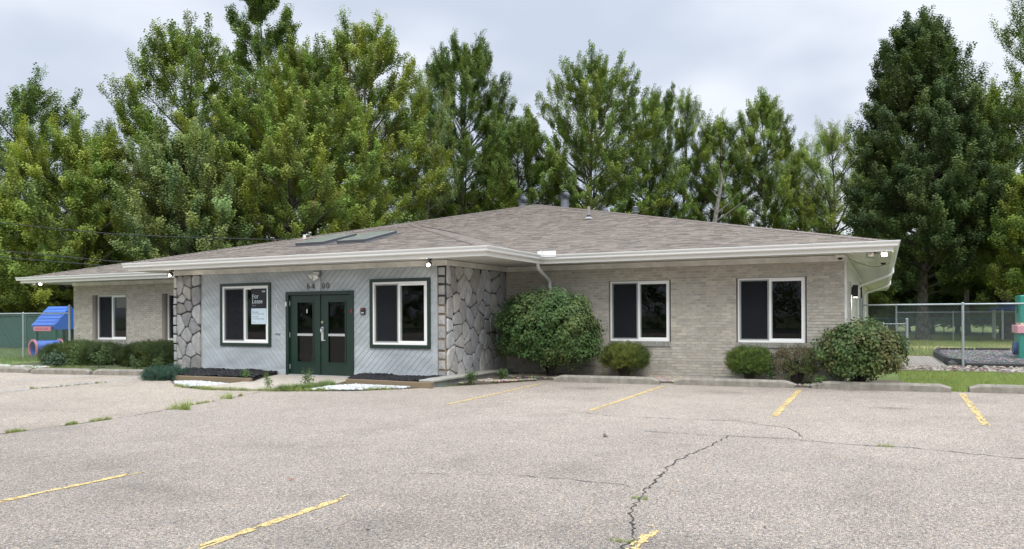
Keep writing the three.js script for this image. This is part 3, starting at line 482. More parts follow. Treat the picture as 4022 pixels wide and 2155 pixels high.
{
  const R = rng(33);
  const jointSheet = (name, label, w, h, map, tone) => { const g = new MB(), nx = Math.ceil(w / 0.06), ny = Math.ceil(h / 0.06); for (let i = 0; i < nx; i++) for (let j = 0; j < ny; j++) { const a = i / nx * w, b = (i + 1) / nx * w, c = j / ny * h, d = (j + 1) / ny * h; g.quad(map(a, c, 0), map(b, c, 0), map(b, d, 0), map(a, d, 0), tone((a + b) / 2, (c + d) / 2), a * 3 + c); } const m = g.build(name, M.darkJoint, house); if (label) m.userData.label = label; };
  // right wall, facing +x
  const W1 = ZW + 0.02 - ZB, sideMap = (s, t, d) => [XS + d, 0.02 + t, ZW + 0.02 - s];
  new MB().box(-9.3, 0, ZB, XS - 0.004, 2.66, ZW + 0.0).build('stone_wall', M.mortar, house).userData.label = 'white washed fieldstone wall right of the entrance';
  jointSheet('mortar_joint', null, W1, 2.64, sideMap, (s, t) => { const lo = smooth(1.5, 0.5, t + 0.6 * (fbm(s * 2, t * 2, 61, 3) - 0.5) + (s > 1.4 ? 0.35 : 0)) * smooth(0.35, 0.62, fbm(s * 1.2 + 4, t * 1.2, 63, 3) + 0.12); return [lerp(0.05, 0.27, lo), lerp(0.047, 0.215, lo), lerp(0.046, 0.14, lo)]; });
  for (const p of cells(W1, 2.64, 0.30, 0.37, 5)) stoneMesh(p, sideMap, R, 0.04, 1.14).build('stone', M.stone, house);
  // its narrow end, facing the lot
  const endMap = (s, t, d) => [-9.15 + s, 0.02 + t, ZW + 0.022 + d];
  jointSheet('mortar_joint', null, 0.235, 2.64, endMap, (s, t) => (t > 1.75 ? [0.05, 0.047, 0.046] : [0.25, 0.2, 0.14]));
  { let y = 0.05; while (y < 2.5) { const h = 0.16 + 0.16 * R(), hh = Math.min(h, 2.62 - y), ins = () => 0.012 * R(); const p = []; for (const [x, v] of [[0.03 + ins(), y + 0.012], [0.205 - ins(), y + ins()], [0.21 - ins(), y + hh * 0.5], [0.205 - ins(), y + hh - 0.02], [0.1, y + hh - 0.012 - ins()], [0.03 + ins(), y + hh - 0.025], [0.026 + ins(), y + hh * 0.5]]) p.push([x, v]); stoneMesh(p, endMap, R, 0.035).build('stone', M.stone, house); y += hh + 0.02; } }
  // left pier
  new MB().box(-17.67, 0, ZW - 0.5, -16.655, 2.66, ZW + 0.02).build('stone_pier', M.mortar, house).userData.label = 'fieldstone pier left of the entrance';
  const pMap = (s, t, d) => [-17.67 + s, 0.02 + t, ZW + 0.024 + d];
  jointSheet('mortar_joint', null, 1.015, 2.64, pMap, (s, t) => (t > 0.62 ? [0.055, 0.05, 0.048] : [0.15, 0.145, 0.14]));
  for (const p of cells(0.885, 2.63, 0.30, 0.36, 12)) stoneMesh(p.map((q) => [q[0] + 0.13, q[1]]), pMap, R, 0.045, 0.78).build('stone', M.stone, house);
  { let y = 0.02; while (y < 2.5) { const h = 0.18 + 0.14 * R(), hh = Math.min(h, 2.62 - y), i = () => 0.01 * R(); stoneMesh([[0.005, y + 0.01], [0.115 - i(), y + i()], [0.12 - i(), y + hh * 0.5], [0.112 - i(), y + hh - 0.015], [0.004, y + hh - 0.012], [0.006 + i(), y + hh * 0.5]], pMap, R, 0.05).build('stone', M.stone, house); y += hh + 0.015; } }
  // low plinth with limestone caps along the foot of the right wall
  new MB().box(-8.9, -0.02, -17.6, -8.60, 0.10, -13.78, [0.34, 0.335, 0.31]).build('plinth', M.concrete, house);
  for (let z = -13.74; z > -17.4;) { const L = 0.3 + 0.35 * R(), m = new MB(); m.rbox(-8.92, 0.102, z - L + 0.012, -8.57 + 0.05 * R(), 0.15 + 0.012 * R(), z, 0.018, sc([0.45, 0.43, 0.37], 0.85 + 0.25 * R())); m.build('cap_stone', M.concrete, house); z -= L; }
}
// ---------------------------------------------------------------- frieze, soffit, fascia, gutters
{
  const z = 0.032, tr = (x0, x1, za, zb, nm = 'frieze_board') => new MB().box(x0, 2.66, za, x1, 2.785, zb).build(nm, M.trim, house);
  tr(XS - 0.004, XR + 0.03, ZB - 0.05, ZB + z); tr(XL - 0.03, -17.7, ZB - 0.05, ZB + z); tr(-17.7, XS + 0.075, ZW - 0.05, ZW + 0.085); tr(XS - 0.02, XS + 0.07, ZB + z + 0.001, ZW - 0.051); tr(XR - 0.02, XR + z - 0.001, ZBACK, ZB - 0.051);
  // soffit: vinyl strips under a board
  const top = new MB(); top.box(XS, 2.806, ZB, ER - 0.03, 2.83, ZM - 0.01); top.box(XL - 1.65, 2.806, ZB, -17.67, 2.83, ZM - 0.01); top.box(XC + 0.03, 2.807, ZM + 0.0, XA - 0.03, 2.831, ZE - 0.02); top.box(XC + 0.03, 2.807, ZB, XS + 0.3, 2.8305, ZM); top.box(XS + 0.3, 2.8075, ZB, XA - 0.03, 2.8315, ZM); top.box(XR, 2.8065, -47, ER - 0.03, 2.8305, ZB); top.box(EL + 0.03, 2.806, -47, XL, 2.83, ZB);
  top.build('soffit_board', M.soffit, house);
  const s = new MB(); const run = (xa, xb, za, zb) => { for (let x = xa; x < xb; x += 0.1) s.box(x + 0.004, 2.795, za, Math.min(x + 0.096, xb), 2.806, zb); };
  run(XS + 0.08, XA - 0.03, ZB + 0.034, ZM - 0.0); run(XA - 0.03, ER - 0.03, ZB + 0.034, ZM - 0.02); run(XL - 1.65, -17.7, ZB + 0.034, ZM - 0.02); run(XC + 0.03, XS + 0.08, ZW + 0.087, ZE - 0.03); run(XS + 0.08, XA - 0.03, ZM, ZE - 0.03);
  for (let d = 17.98; d < 46; d += d < 30 ? 0.1 : 0.3) s.box(XR + 0.033, 2.795, -d - (d < 30 ? 0.092 : 0.29), ER - 0.03, 2.806, -d);
  const so = s.build('soffit', M.soffit, house); so.userData.label = 'ribbed pale soffit under the eaves';
  const sweep = (prof, path, m, name, label, closed = true) => {
    const g = new MB(), nrm = []; for (let i = 0; i + 1 < path.length; i++) { const dx = path[i + 1][0] - path[i][0], dz = path[i + 1][1] - path[i][1], L = Math.hypot(dx, dz); nrm.push([-dz / L, dx / L]); }
    const at = (i, o, y) => { const a = nrm[Math.max(0, i - 1)], b = nrm[Math.min(nrm.length - 1, i)], k = 1 + a[0] * b[0] + a[1] * b[1]; return [path[i][0] + (a[0] + b[0]) / k * o, y, path[i][1] + (a[1] + b[1]) / k * o]; };
    for (let i = 0; i + 1 < path.length; i++) for (let j = 0; j < prof.length; j++) { const [o0, y0] = prof[j], [o1, y1] = prof[(j + 1) % prof.length]; g.quad(at(i, o0, y0), at(i + 1, o0, y0), at(i + 1, o1, y1), at(i, o1, y1)); }
    for (const [i, fl] of [[0, 1], [path.length - 1, 0]]) { const P = prof.map((q) => new THREE.Vector2(...q)); for (const t of THREE.ShapeUtils.triangulateShape(P, [])) { const q = t.map((k) => at(i, ...prof[k])); fl ? g.tri(q[0], q[1], q[2]) : g.tri(q[2], q[1], q[0]); } }
    const r = g.build(name, m, house); if (label) r.userData.label = label; return r;
  };
  const kp = [[0.002, 2.865], [0.072, 2.865], [0.084, 2.885], [0.088, 2.915], [0.112, 2.945], [0.124, 2.968], [0.124, 2.98], [0.112, 2.98], [0.105, 2.962], [0.07, 2.9], [0.06, 2.876], [0.002, 2.876]];
  sweep([[-0.03, 2.775], [0, 2.775], [0, 2.965], [-0.03, 2.965]], [[EL, -46.9], [EL, ZM], [XC, ZM], [XC, ZE], [XA, ZE], [XA, ZM], [ER, ZM], [ER, -46.9]], M.white, 'fascia', 'white fascia boards along the eaves');
  sweep(kp, [[XC - 0.12, ZE], [XA, ZE], [XA, ZM], [ER, ZM], [ER, -46.9]], M.gutter, 'gutter', 'white gutter over the entrance and right wing');
  sweep(kp, [[EL - 0.12, ZM], [XC - 0.02, ZM]], M.gutter, 'gutter', 'white gutter of the left wing');
  // gutter corner guard and downspouts
  const gd = new MB(); gd.box(XA - 0.06, 2.93, ZM + 0.105, XA + 0.42, 3.075, ZM + 0.118); gd.box(XA + 0.1, 2.93, ZM + 0.118, XA + 0.118, 3.07, ZM + 0.33); gd.build('splash_guard', M.gutter, house);
  const spout = (pts, name = 'downspout', label) => { const m = new MB(), prof = 0.045; const q = new THREE.CatmullRomCurve3(pts.map((p) => V3(...p)), false, 'catmullrom', 0.05).getPoints(60).map((p) => [p.x, p.y, p.z]); m.tube(q, prof, 8); const o = m.build(name, M.gutter, house); if (label) o.userData.label = label; };
  spout([[-7.58, 2.88, -17.02], [-7.58, 2.74, -17.02], [-7.60, 2.66, -17.10], [-7.63, 2.45, -17.72], [-7.63, 2.36, -17.88], [-7.63, 2.2, -17.885], [-7.63, 0.1, -17.885]], 'downspout', 'white downspout behind the big burning bush');
  spout([[0.26, 2.88, -25.0], [0.26, 2.74, -25.0], [0.18, 2.66, -25.0], [-0.58, 2.38, -25.0], [-0.67, 2.3, -25.0], [-0.67, 2.1, -25.0], [-0.67, 0.1, -25.0]], 'downspout', 'first downspout along the right side wall');
  spout([[0.26, 2.88, -34.5], [0.26, 2.74, -34.5], [0.18, 2.66, -34.5], [-0.58, 2.4, -34.5], [-0.67, 2.32, -34.5], [-0.67, 2.1, -34.5], [-0.67, 0.1, -34.5]], 'downspout', 'second downspout along the right side wall');
  const cb = new MB(); cb.tube([[-0.69, 2.6, -29.5], [-0.67, 2.0, -29.6], [-0.67, 0.2, -29.6]], 0.03, 6); cb.build('cable', M.black, house);
  const wire = new MB(); wire.tube(new THREE.CatmullRomCurve3([V3(-0.66, 2.72, -18.3), V3(-0.4, 2.66, -19.4), V3(-0.1, 2.66, -20.4), V3(0.16, 2.74, -20.6)]).getPoints(14).map((p) => [p.x, p.y, p.z]), 0.008, 5); wire.build('cable', mat({ color: col(0.2, 0.19, 0.17) }), house);
}
// ---------------------------------------------------------------- roof
{
  const half = (ER - EL) / 2, ax = (ER + EL) / 2, PK = [ax, Y0 + K * half, ZM - half], eh = (XA - XC) / 2, ex = (XA + XC) / 2, EA = [ex, Y0 + K * eh, ZE - eh], EB = [ex, Y0 + K * eh, ZM - eh];
  const roof = group('roof', house, [-13, Y0, -25], 'taupe shingled hip roof');
  const dk = new MB(), b = 0.012, pt = (p) => [p[0], p[1] - b, p[2]];
  const face = (...q) => { for (let i = 1; i + 1 < q.length; i++) dk.tri(pt(q[0]), pt(q[i]), pt(q[i + 1]), [0.2, 0.17, 0.15]); };
  const c = { L: [EL, Y0, ZM], R: [ER, Y0, ZM], RB: [ER, Y0, ZM - 2 * half], LB: [EL, Y0, ZM - 2 * half], A: [XA, Y0, ZE], Cc: [XC, Y0, ZE], B: [XA, Y0, ZM], Bl: [XC, Y0, ZM] };
  face(c.L, c.Bl, EB, PK); face(c.B, c.R, PK, EB); face(c.R, c.RB, PK); face(c.LB, c.L, PK); face(c.RB, c.LB, PK);
  face(c.Cc, c.A, EA); face(c.A, c.B, EB, EA); face(c.Bl, c.Cc, EA, EB);
  dk.build('roof_deck', M.shingle, roof);
  const R = rng(55), list = [], ct = Math.cos(Math.atan(K)), ex0 = 0.142 * ct;
  // courses on a slope: along(d) gives [from, to] at plan distance d from the eave; map(u, d) -> plan point
  function courses(dMax, along, map, nrm) {
    for (let d = -0.03; d < dMax; d += ex0) {
      const row = R();
      for (const [a, bb] of along(Math.max(0, d + ex0 * 0.5))) {
        let u = a - row * 0.25; while (u < bb) {
          const w = 0.17 + 0.2 * R(), u0 = Math.max(u, a), u1 = Math.min(u + w - 0.004, bb); u += w; if (u1 - u0 < 0.03) continue;
          const t = R(), warm = R(), tone = sc([lerp(0.245, 0.255, warm), lerp(0.213, 0.208, warm), lerp(0.18, 0.165, warm)], t < 0.14 ? 0.8 : t < 0.5 ? 0.92 + 0.1 * R() : 1.0 + 0.14 * R()), th = (0.011 + (R() < 0.4 ? 0.006 : 0)) * (nrm[0] ? 0.3 : 1), m = new MB();
          const P = (uu, dd, h) => { const q = map(uu, dd); return [q[0] + nrm[0] * h, Y0 + K * dd + nrm[1] * h, q[1] + nrm[2] * h]; }, d1 = Math.min(d + ex0 * 1.18, dMax);
          const p0 = P(u0, d, th), p1 = P(u1, d, th), p2 = P(u1, d1, 0.002), p3 = P(u0, d1, 0.002);
          m.quad(p0, p1, p2, p3, tone, R() * 7); m.quad(P(u0, d, -0.004), P(u1, d, -0.004), p1, p0, tone, R() * 7); m.quad(P(u0, d1, -0.004), P(u0, d, -0.004), p0, p3, tone); m.quad(P(u1, d, -0.004), P(u1, d1, -0.004), p2, p1, tone);
          list.push({ d: far2(...p0), mb: m });
        }
      }
    }
  }
  const n = Math.hypot(1, K), nz = [0, 1 / n, K / n], nx = [K / n, 1 / n, 0];
  courses(half - 0.1, (d) => (d < eh ? [[EL + d, XC + d], [XA - d, ER - d]] : [[EL + d, ER - d]]), (u, d) => [u, ZM - d], nz);
  courses(eh - 0.05, (d) => [[XC + d, XA - d]], (u, d) => [u, ZE - d], nz);
  courses(eh - 0.05, (d) => [[-(ZE - d), -(ZM - d)]], (u, d) => [XA - d, -u], nx);
  pieces(list, 'shingle', 'shingle_courses', M.shingle, roof);
  // hip and ridge caps
  const caps = [];
  const capRun = (p, q, la, lb, w = 0.15) => { const L = Math.hypot(q[0] - p[0], q[1] - p[1], q[2] - p[2]), N = Math.ceil(L / 0.145); for (let i = 0; i < N; i++) { const a = i / N, e = Math.min(1, (i + 1.25) / N), m = new MB(), f = (t, s, h) => [lerp(p[0], q[0], t) + s[0], lerp(p[1], q[1], t) + s[1] + h, lerp(p[2], q[2], t) + s[2]]; const tone = sc([0.285, 0.235, 0.205], 0.85 + 0.3 * R()), O = [0, 0, 0], h0 = 0.034, h1 = 0.02; m.quad(f(a, la, h0 - 0.008), f(a, O, h0), f(e, O, h1), f(e, la, h1 - 0.01), tone, i); m.quad(f(a, O, h0), f(a, lb, h0 - 0.008), f(e, lb, h1 - 0.01), f(e, O, h1), tone, i); m.quad(f(a, la, 0), f(a, O, 0.01), f(a, O, h0), f(a, la, h0 - 0.008), tone, i); m.quad(f(a, O, 0.01), f(a, lb, 0), f(a, lb, h0 - 0.008), f(a, O, h0), tone, i); caps.push({ d: far2(...f(a, O, 0)), mb: m }); } };
  const cw = 0.15;
  capRun(c.R, PK, [-cw, 0, 0].map((v, i) => (i === 0 ? -cw : i === 1 ? -0.002 : 0)), [0, -0.002, -cw]); capRun(c.A, EA, [-cw, -0.002, 0], [0, -0.002, -cw]); capRun(c.L, PK, [0, -0.002, -cw], [cw, -0.002, 0]); capRun(c.Cc, EA, [0, -0.002, -cw], [cw, -0.002, 0]); capRun(EA, EB, [-cw, -K * cw, 0], [cw, -K * cw, 0]);
  pieces(caps, 'ridge_cap', 'ridge_cap_rows', M.shingle, roof, 190);
  // drip edge in the shade under the first course
  // skylights on the entrance slope
  for (const [x0, x1, label] of [[-14.32, -13.36, 'left skylight on the entrance roof'], [-12.92, -12.0, 'right skylight on the entrance roof']]) {
    const s = group('skylight', house, [(x0 + x1) / 2, 3.5, -16.8], label), f = (x, zz, h) => { const d = ZE - zz; return [x, Y0 + K * d + h, zz + h * K]; }, zf = -16.02, zb = -17.46, t = 0.07;
    const bar = (xa, xb, za, zc, h0, h1, m) => m.quad(f(xa, za, h1), f(xb, za, h1), f(xb, zc, h1), f(xa, zc, h1)).quad ? 0 : 0;
    const solid = (xa, xb, za, zc, h0, h1, m) => { const A = [f(xa, za, h0), f(xb, za, h0), f(xb, zc, h0), f(xa, zc, h0)], B = [f(xa, za, h1), f(xb, za, h1), f(xb, zc, h1), f(xa, zc, h1)]; m.quad(...B); for (let i = 0; i < 4; i++) m.quad(A[i], A[(i + 1) % 4], B[(i + 1) % 4], B[i]); };
    const fr = new MB(); solid(x0, x0 + t, zf, zb, 0, 0.085, fr); solid(x1 - t, x1, zf, zb, 0, 0.085, fr); solid(x0 + t, x1 - t, zf, zf - t, 0, 0.085, fr); solid(x0 + t, x1 - t, zb + t, zb, 0, 0.085, fr); fr.build('frame', M.skyFrame, s);
    const pn = new MB(); solid(x0 + 0.035, x1 - 0.035, zf - 0.03, zb + 0.03, 0.07, 0.098, pn); pn.build('pane', M.skylight, s);
    const fl = new MB(); solid(x0 - 0.12, x1 + 0.12, zf + 0.1, zb - 0.12, 0.016, 0.022, fl); fl.build('flashing', M.skyFrame, s);
  }
  // turbine vents and pipes behind the hips
  const turbine = (x, z, yTop, label, tall) => {
    const r = 0.26, o = group('turbine_vent', house, [x, yTop - tall, z], label), by = yTop - 0.5; const nk = new MB(); nk.geo(new THREE.CylinderGeometry(0.19, 0.22, tall - 0.42, 20), new THREE.Matrix4().makeTranslation(x, yTop - 0.44 - (tall - 0.42) / 2, z)); nk.geo(new THREE.TorusGeometry(0.2, 0.015, 6, 20).rotateX(Math.PI / 2), new THREE.Matrix4().makeTranslation(x, yTop - 0.46, z)); nk.build('neck', M.vent, o);
    const head = new MB(), nB = 20; for (let k = 0; k < nB; k++) { const a = k / nB * Math.PI * 2, pr = []; for (let j = 0; j <= 8; j++) { const v = j / 8, ph = (v - 0.42) * 2.5, rr = Math.cos(clamp(ph, -1.1, 1.45)) * r; pr.push([rr, yTop - 0.44 + 0.40 * v, a + v * 0.5]); } for (let j = 0; j < 8; j++) { const q = (p, dA, kk) => [x + Math.cos(p[2] + dA) * p[0] * kk, p[1], z + Math.sin(p[2] + dA) * p[0] * kk]; head.quad(q(pr[j], 0, 1), q(pr[j], 0.24, 0.86), q(pr[j + 1], 0.24, 0.86), q(pr[j + 1], 0, 1)); } }
    head.geo(new THREE.SphereGeometry(r * 0.42, 16, 6, 0, 6.3, 0, 1.4), new THREE.Matrix4().makeScale(1, 0.4, 1).setPosition(x, yTop - 0.06, z)); head.build('turbine_head', mat({ color: col(0.10, 0.105, 0.115), roughness: 0.4, metalness: 0.3, side: THREE.DoubleSide }), o);
    const br = new MB(), bp = []; for (let k = 0; k <= 12; k++) { const a = k / 12 * Math.PI; bp.push([x + Math.cos(a) * 0.275 * 0.8, yTop - 0.40 + Math.sin(a) * 0.43, z + Math.cos(a) * 0.275 * 0.6]); } br.tube(bp, 0.012, 6); br.build('bracket', M.vent, o);
  };
  turbine(-15.5, -33.05, 7.33, 'turbine vent left of the roof peak', 1.25); turbine(-13.49, -33.47, 7.45, 'tall turbine vent right of the roof peak', 1.4); turbine(-11.85, -34.27, 6.67, 'turbine vent showing only its head over the hip', 1.0);
  const cap = group('flue_cap', house, [-10.2, 5.8, -33.96], 'small flue with stacked rain cap'), fc = new MB(); fc.geo(new THREE.CylinderGeometry(0.09, 0.1, 0.75, 16), new THREE.Matrix4().makeTranslation(-10.2, 6.05, -33.96)); fc.build('flue_pipe', M.vent, cap);
  const fc2 = new MB(); for (const [y, r1, r0, h] of [[6.50, 0.05, 0.15, 0.06], [6.42, 0.15, 0.15, 0.05], [6.34, 0.13, 0.15, 0.03], [6.27, 0.12, 0.155, 0.05]]) fc2.geo(new THREE.CylinderGeometry(r1, r0, h, 20), new THREE.Matrix4().makeTranslation(-10.2, y, -33.96)); fc2.build('rain_cap', M.vent, cap);
  const pp = group('vent_pipe', house, [-8.97, 4.7, -24.39], 'pale plastic vent pipe on the front slope'), p1 = new MB(); p1.geo(new THREE.CylinderGeometry(0.05, 0.05, 0.44, 14), new THREE.Matrix4().makeTranslation(-8.97, 5.0, -24.42)); p1.build('pipe', mat({ color: col(0.26, 0.25, 0.23), roughness: 0.6 }), pp);
  const p2 = new MB(); p2.geo(new THREE.CylinderGeometry(0.065, 0.15, 0.08, 16), new THREE.Matrix4().makeTranslation(-8.97, 4.83, -24.42)); p2.build('flashing', mat({ color: col(0.3, 0.3, 0.3), roughness: 0.5 }), pp); const p3 = new MB(); p3.geo(new THREE.CylinderGeometry(0.062, 0.075, 0.06, 14), new THREE.Matrix4().makeTranslation(-8.97, 4.89, -24.42)); p3.build('collar', M.black, pp);
  const pq = new MB(); pq.geo(new THREE.CylinderGeometry(0.05, 0.05, 0.4, 12), new THREE.Matrix4().makeTranslation(-16.4, 3.9, -18.75)); pq.build('vent_pipe', M.trim, house).userData.label = 'short pale pipe behind the left skylight';
}

// ---------------------------------------------------------------- leaves, trees, shrubs
// a twig along +y carrying folded leaves; len in metres
function sprayGeo(seed, len, n, lw, ll, droop = 0.3, spread = 0.9) {
  const R = rng(seed), g = new MB();
  for (let i = 0; i < n; i++) {
    const t = (i + 0.6) / n, a = i * 2.4 + R() * 0.9, out = V3(Math.cos(a), 0, Math.sin(a)), d = out.clone().multiplyScalar(spread).add(V3(0, 0.55 - droop + 0.35 * (R() - 0.5), 0)).normalize();
    const st = ll * (0.25 + 0.5 * R()) * (1.25 - t * 0.8), b = V3(0, t * len, 0).addScaledVector(out, st), k = 0.75 + 0.5 * R(), L = ll * k, w = lw * k * 0.5;
    const s = d.clone().cross(V3(0, 1, 0)).normalize().applyAxisAngle(d, (R() - 0.5) * 1.3), nn = s.clone().cross(d).normalize(), fold = w * 0.35;
    const mid = b.clone().addScaledVector(d, L * 0.45), tip = b.clone().addScaledVector(d, L).add(V3(0, -L * 0.12, 0)), l = mid.clone().addScaledVector(s, w).addScaledVector(nn, fold), r = mid.clone().addScaledVector(s, -w).addScaledVector(nn, fold);
    const A = (v) => [v.x, v.y, v.z]; g.tri(A(b), A(l), A(tip)); g.tri(A(b), A(tip), A(r));
  }
  const q = new THREE.BufferGeometry(); q.setAttribute('position', new THREE.Float32BufferAttribute(g.p, 3)); q.setAttribute('normal', new THREE.Float32BufferAttribute(g.n, 3)); q.setAttribute('uv', new THREE.Float32BufferAttribute(g.u, 2)); return q;
}
const SPRAY = [sprayGeo(1, 0.6, 20, 0.105, 0.125), sprayGeo(2, 0.62, 20, 0.10, 0.12, 0.45), sprayGeo(3, 0.55, 18, 0.105, 0.12, 0.2)];
const SPRAY_FINE = sprayGeo(4, 0.6, 15, 0.075, 0.10, 0.2), SPRAY_BUSH = sprayGeo(5, 0.2, 11, 0.042, 0.068, 0.35), SPRAY_YEW = sprayGeo(6, 0.14, 18, 0.012, 0.04, 0.0), SPRAY_WEED = sprayGeo(7, 0.3, 9, 0.05, 0.11, 0.35);
const _m = new THREE.Matrix4(), _q = new THREE.Quaternion(), _s = V3(1, 1, 1), _y = V3(0, 1, 0), _c = new THREE.Color();
// list of {p:[x,y,z], d:Vector3, k:scale, c:[r,g,b]}
function scatter(name, geo, m, list, parent) {
  const o = new THREE.InstancedMesh(geo, m, list.length); o.name = parent === scene ? numbered(name) : name;
  const R = rng(list.length + 7);
  list.forEach((e, i) => { _q.setFromUnitVectors(_y, e.d); _q.multiply(new THREE.Quaternion().setFromAxisAngle(_y, R() * 6.283)); _m.compose(V3(...e.p), _q, typeof e.k === 'number' ? _s.set(e.k, e.k, e.k) : _s.set(...e.k)); o.setMatrixAt(i, _m); _c.setRGB(...e.c); o.setColorAt(i, _c); });
  o.castShadow = o.receiveShadow = true; parent.add(o); return o;
}
const PROFILE = { oval: (u) => Math.pow(Math.max(0, Math.sin(Math.PI * Math.pow(clamp(u, 0.03, 0.975), 0.8))), 0.5), tall: (u) => Math.pow(Math.max(0, Math.sin(Math.PI * Math.pow(clamp(u, 0.03, 0.98), 0.6))), 0.7), vase: (u) => Math.pow(Math.max(0, Math.sin(Math.PI * Math.pow(clamp(u, 0.05, 0.97), 0.95))), 0.55) };
function tree(o) {
  const R = rng(o.seed), t = thing(o.name ?? 'maple_tree', [o.x, 0, o.z], o.label, 'tree', o.group ?? 'trees standing round the yard'), wood = new MB(), sprays = [];
  const { H, rad, base } = o, prof = PROFILE[o.shape ?? 'oval'], tr = o.tr ?? 0.11 + H * 0.009, lean = o.lean ?? [0, 0], wob = (y) => [lean[0] * (y / H) ** 1.4 + 0.25 * Math.sin(y * 0.35 + o.seed) * (y / H), y, lean[1] * (y / H) ** 1.4 + 0.25 * Math.cos(y * 0.3 + o.seed * 2) * (y / H)];
  const tp = [], trr = []; for (let i = 0; i <= 12; i++) { const y = i / 12 * H * 0.93; tp.push(wob(y)); trr.push(lerp(tr, 0.02, Math.pow(i / 12, 0.8)) * (i === 0 ? 1.35 : 1)); } tp[0][1] = -0.2; wood.tube(tp, trr, 9);
  const nL = Math.round((o.limbs ?? 46) * 0.72), per = Math.round((o.per ?? 8) * 1.55), spread = o.spread ?? 1, tone = () => { const k = 0.7 + 0.62 * R(), y = R(); return [o.c[0] * k * (0.85 + 0.45 * y), o.c[1] * k * (0.95 + 0.12 * y), o.c[2] * k * (1.05 - 0.3 * y)]; };
  const sub = (p, d, L, m, sl = 1) => { const c0 = tone(); const end = [p[0] + d.x * L, p[1] + d.y * L, p[2] + d.z * L]; wood.tube([p, end], [0.022, 0.006], 4, [1, 1, 1], false); for (let k = 0; k < m; k++) { const s = Math.pow((k + 0.5) / m, 0.8), j = 0.235 * L * (1.05 - s * 0.75) * spread * sl, dd = V3(d.x * 0.6 + (R() - 0.5) * 1.0, 0.75 + d.y * 0.3, d.z * 0.6 + (R() - 0.5) * 1.0).normalize(), kk = 0.86 + 0.28 * R(); sprays.push({ p: [lerp(p[0], end[0], s) + (R() - 0.5) * 2 * j, lerp(p[1], end[1], s) + (R() - 0.5) * 1.15 * j, lerp(p[2], end[2], s) + (R() - 0.5) * 2 * j], d: dd, k: (o.k ?? 1) * (0.75 + 0.5 * R()), c: o.red && R() < 0.012 ? [0.27, 0.15, 0.10] : sc(c0, kk) }); } };
  for (let i = 0; i < nL; i++) {
    const u = Math.pow((i + R()) / nL, 0.9), ye = base + (H - base) * (0.03 + 0.88 * u), az = i * 2.39996 + (R() - 0.5) * 0.8, low = clamp((ye - base) / (H - base));
    const reach = rad * prof(u) * (0.7 + 0.45 * R()) * (1 + 0.18 * Math.sin(az * 2 + o.seed)), rise = lerp(0.12, 1.15, low) * reach + 0.25, ys = Math.max(base * 0.6, Math.min(ye - rise, H * 0.86)), s = wob(ys);
    const e = [s[0] + Math.cos(az) * reach, ye, s[2] + Math.sin(az) * reach], mid = [lerp(s[0], e[0], 0.55), lerp(s[1], e[1], lerp(0.35, 0.5, low)), lerp(s[2], e[2], 0.55)];
    const cv = new THREE.QuadraticBezierCurve3(V3(...s), V3(...mid), V3(...e)), pts = cv.getPoints(6).map((p) => [p.x, p.y, p.z]), lr = 0.02 + 0.016 * reach + 0.01 * (1 - low); wood.tube(pts, pts.map((_, k) => lerp(lr, 0.012, k / 6)), 5, [1, 1, 1], false);
    const nb = Math.round((o.sub ?? 7) * (0.55 + 0.5 * reach / Math.max(1, rad)));
    for (let k = 0; k < nb; k++) {
      const tt = lerp(o.inner ?? 0.3, 1, (k + R()) / nb), p = cv.getPoint(tt), tg = cv.getTangent(tt), L = (o.tw ?? 1.35) * (0.5 + 0.85 * R()) * (1.15 - 0.35 * tt);
      const d = V3(tg.x + (R() - 0.5) * 1.9, tg.y * 0.5 + 0.05 + 0.4 * low + (R() - 0.42) * 0.9, tg.z + (R() - 0.5) * 1.9).normalize(); sub([p.x, p.y, p.z], d, L, per);
    }
    const tg = cv.getTangent(1); sub([e[0], e[1], e[2]], V3(tg.x, tg.y + 0.35 + 0.9 * low, tg.z).normalize(), (o.tw ?? 1.25) * (1 + 0.5 * low), per + 2, 0.6);
    if (low > 0.35) sub([e[0] * 0.9 + s[0] * 0.1, e[1], e[2] * 0.9 + s[2] * 0.1], V3((R() - 0.5) * 0.7 + tg.x * 0.5, 1.1, (R() - 0.5) * 0.7 + tg.z * 0.5).normalize(), Math.min(H + 0.4 - e[1], 0.9 + 0.9 * R()), per + 1, 0.5);
  }
  const top = wob(H * 0.9); for (let k = 0; k < (o.tips ?? 7); k++) { const a = k * 2.4, r = rad * 0.34 * (k / 7), p = [top[0] + Math.cos(a) * r, top[1] - r * 0.7, top[2] + Math.sin(a) * r]; sub(p, V3(Math.cos(a) * 0.25, 1, Math.sin(a) * 0.25).normalize(), H * 0.085 * (1.1 - 0.5 * R()), per + 4, 0.55); }
  wood.build('trunk', o.pale ? M.barkPale : M.bark, t, true);
  const cr = scatter('crown', o.fine ? SPRAY_FINE : SPRAY[o.seed % 3], M.leaf, sprays, t); cr.userData.kind = 'stuff'; return t;
}
const G_DARK = [0.145, 0.225, 0.038], G_MID = [0.19, 0.275, 0.045], G_YEL = [0.255, 0.34, 0.06], G_PALE = [0.23, 0.31, 0.10], G_DEEP = [0.085, 0.14, 0.032];
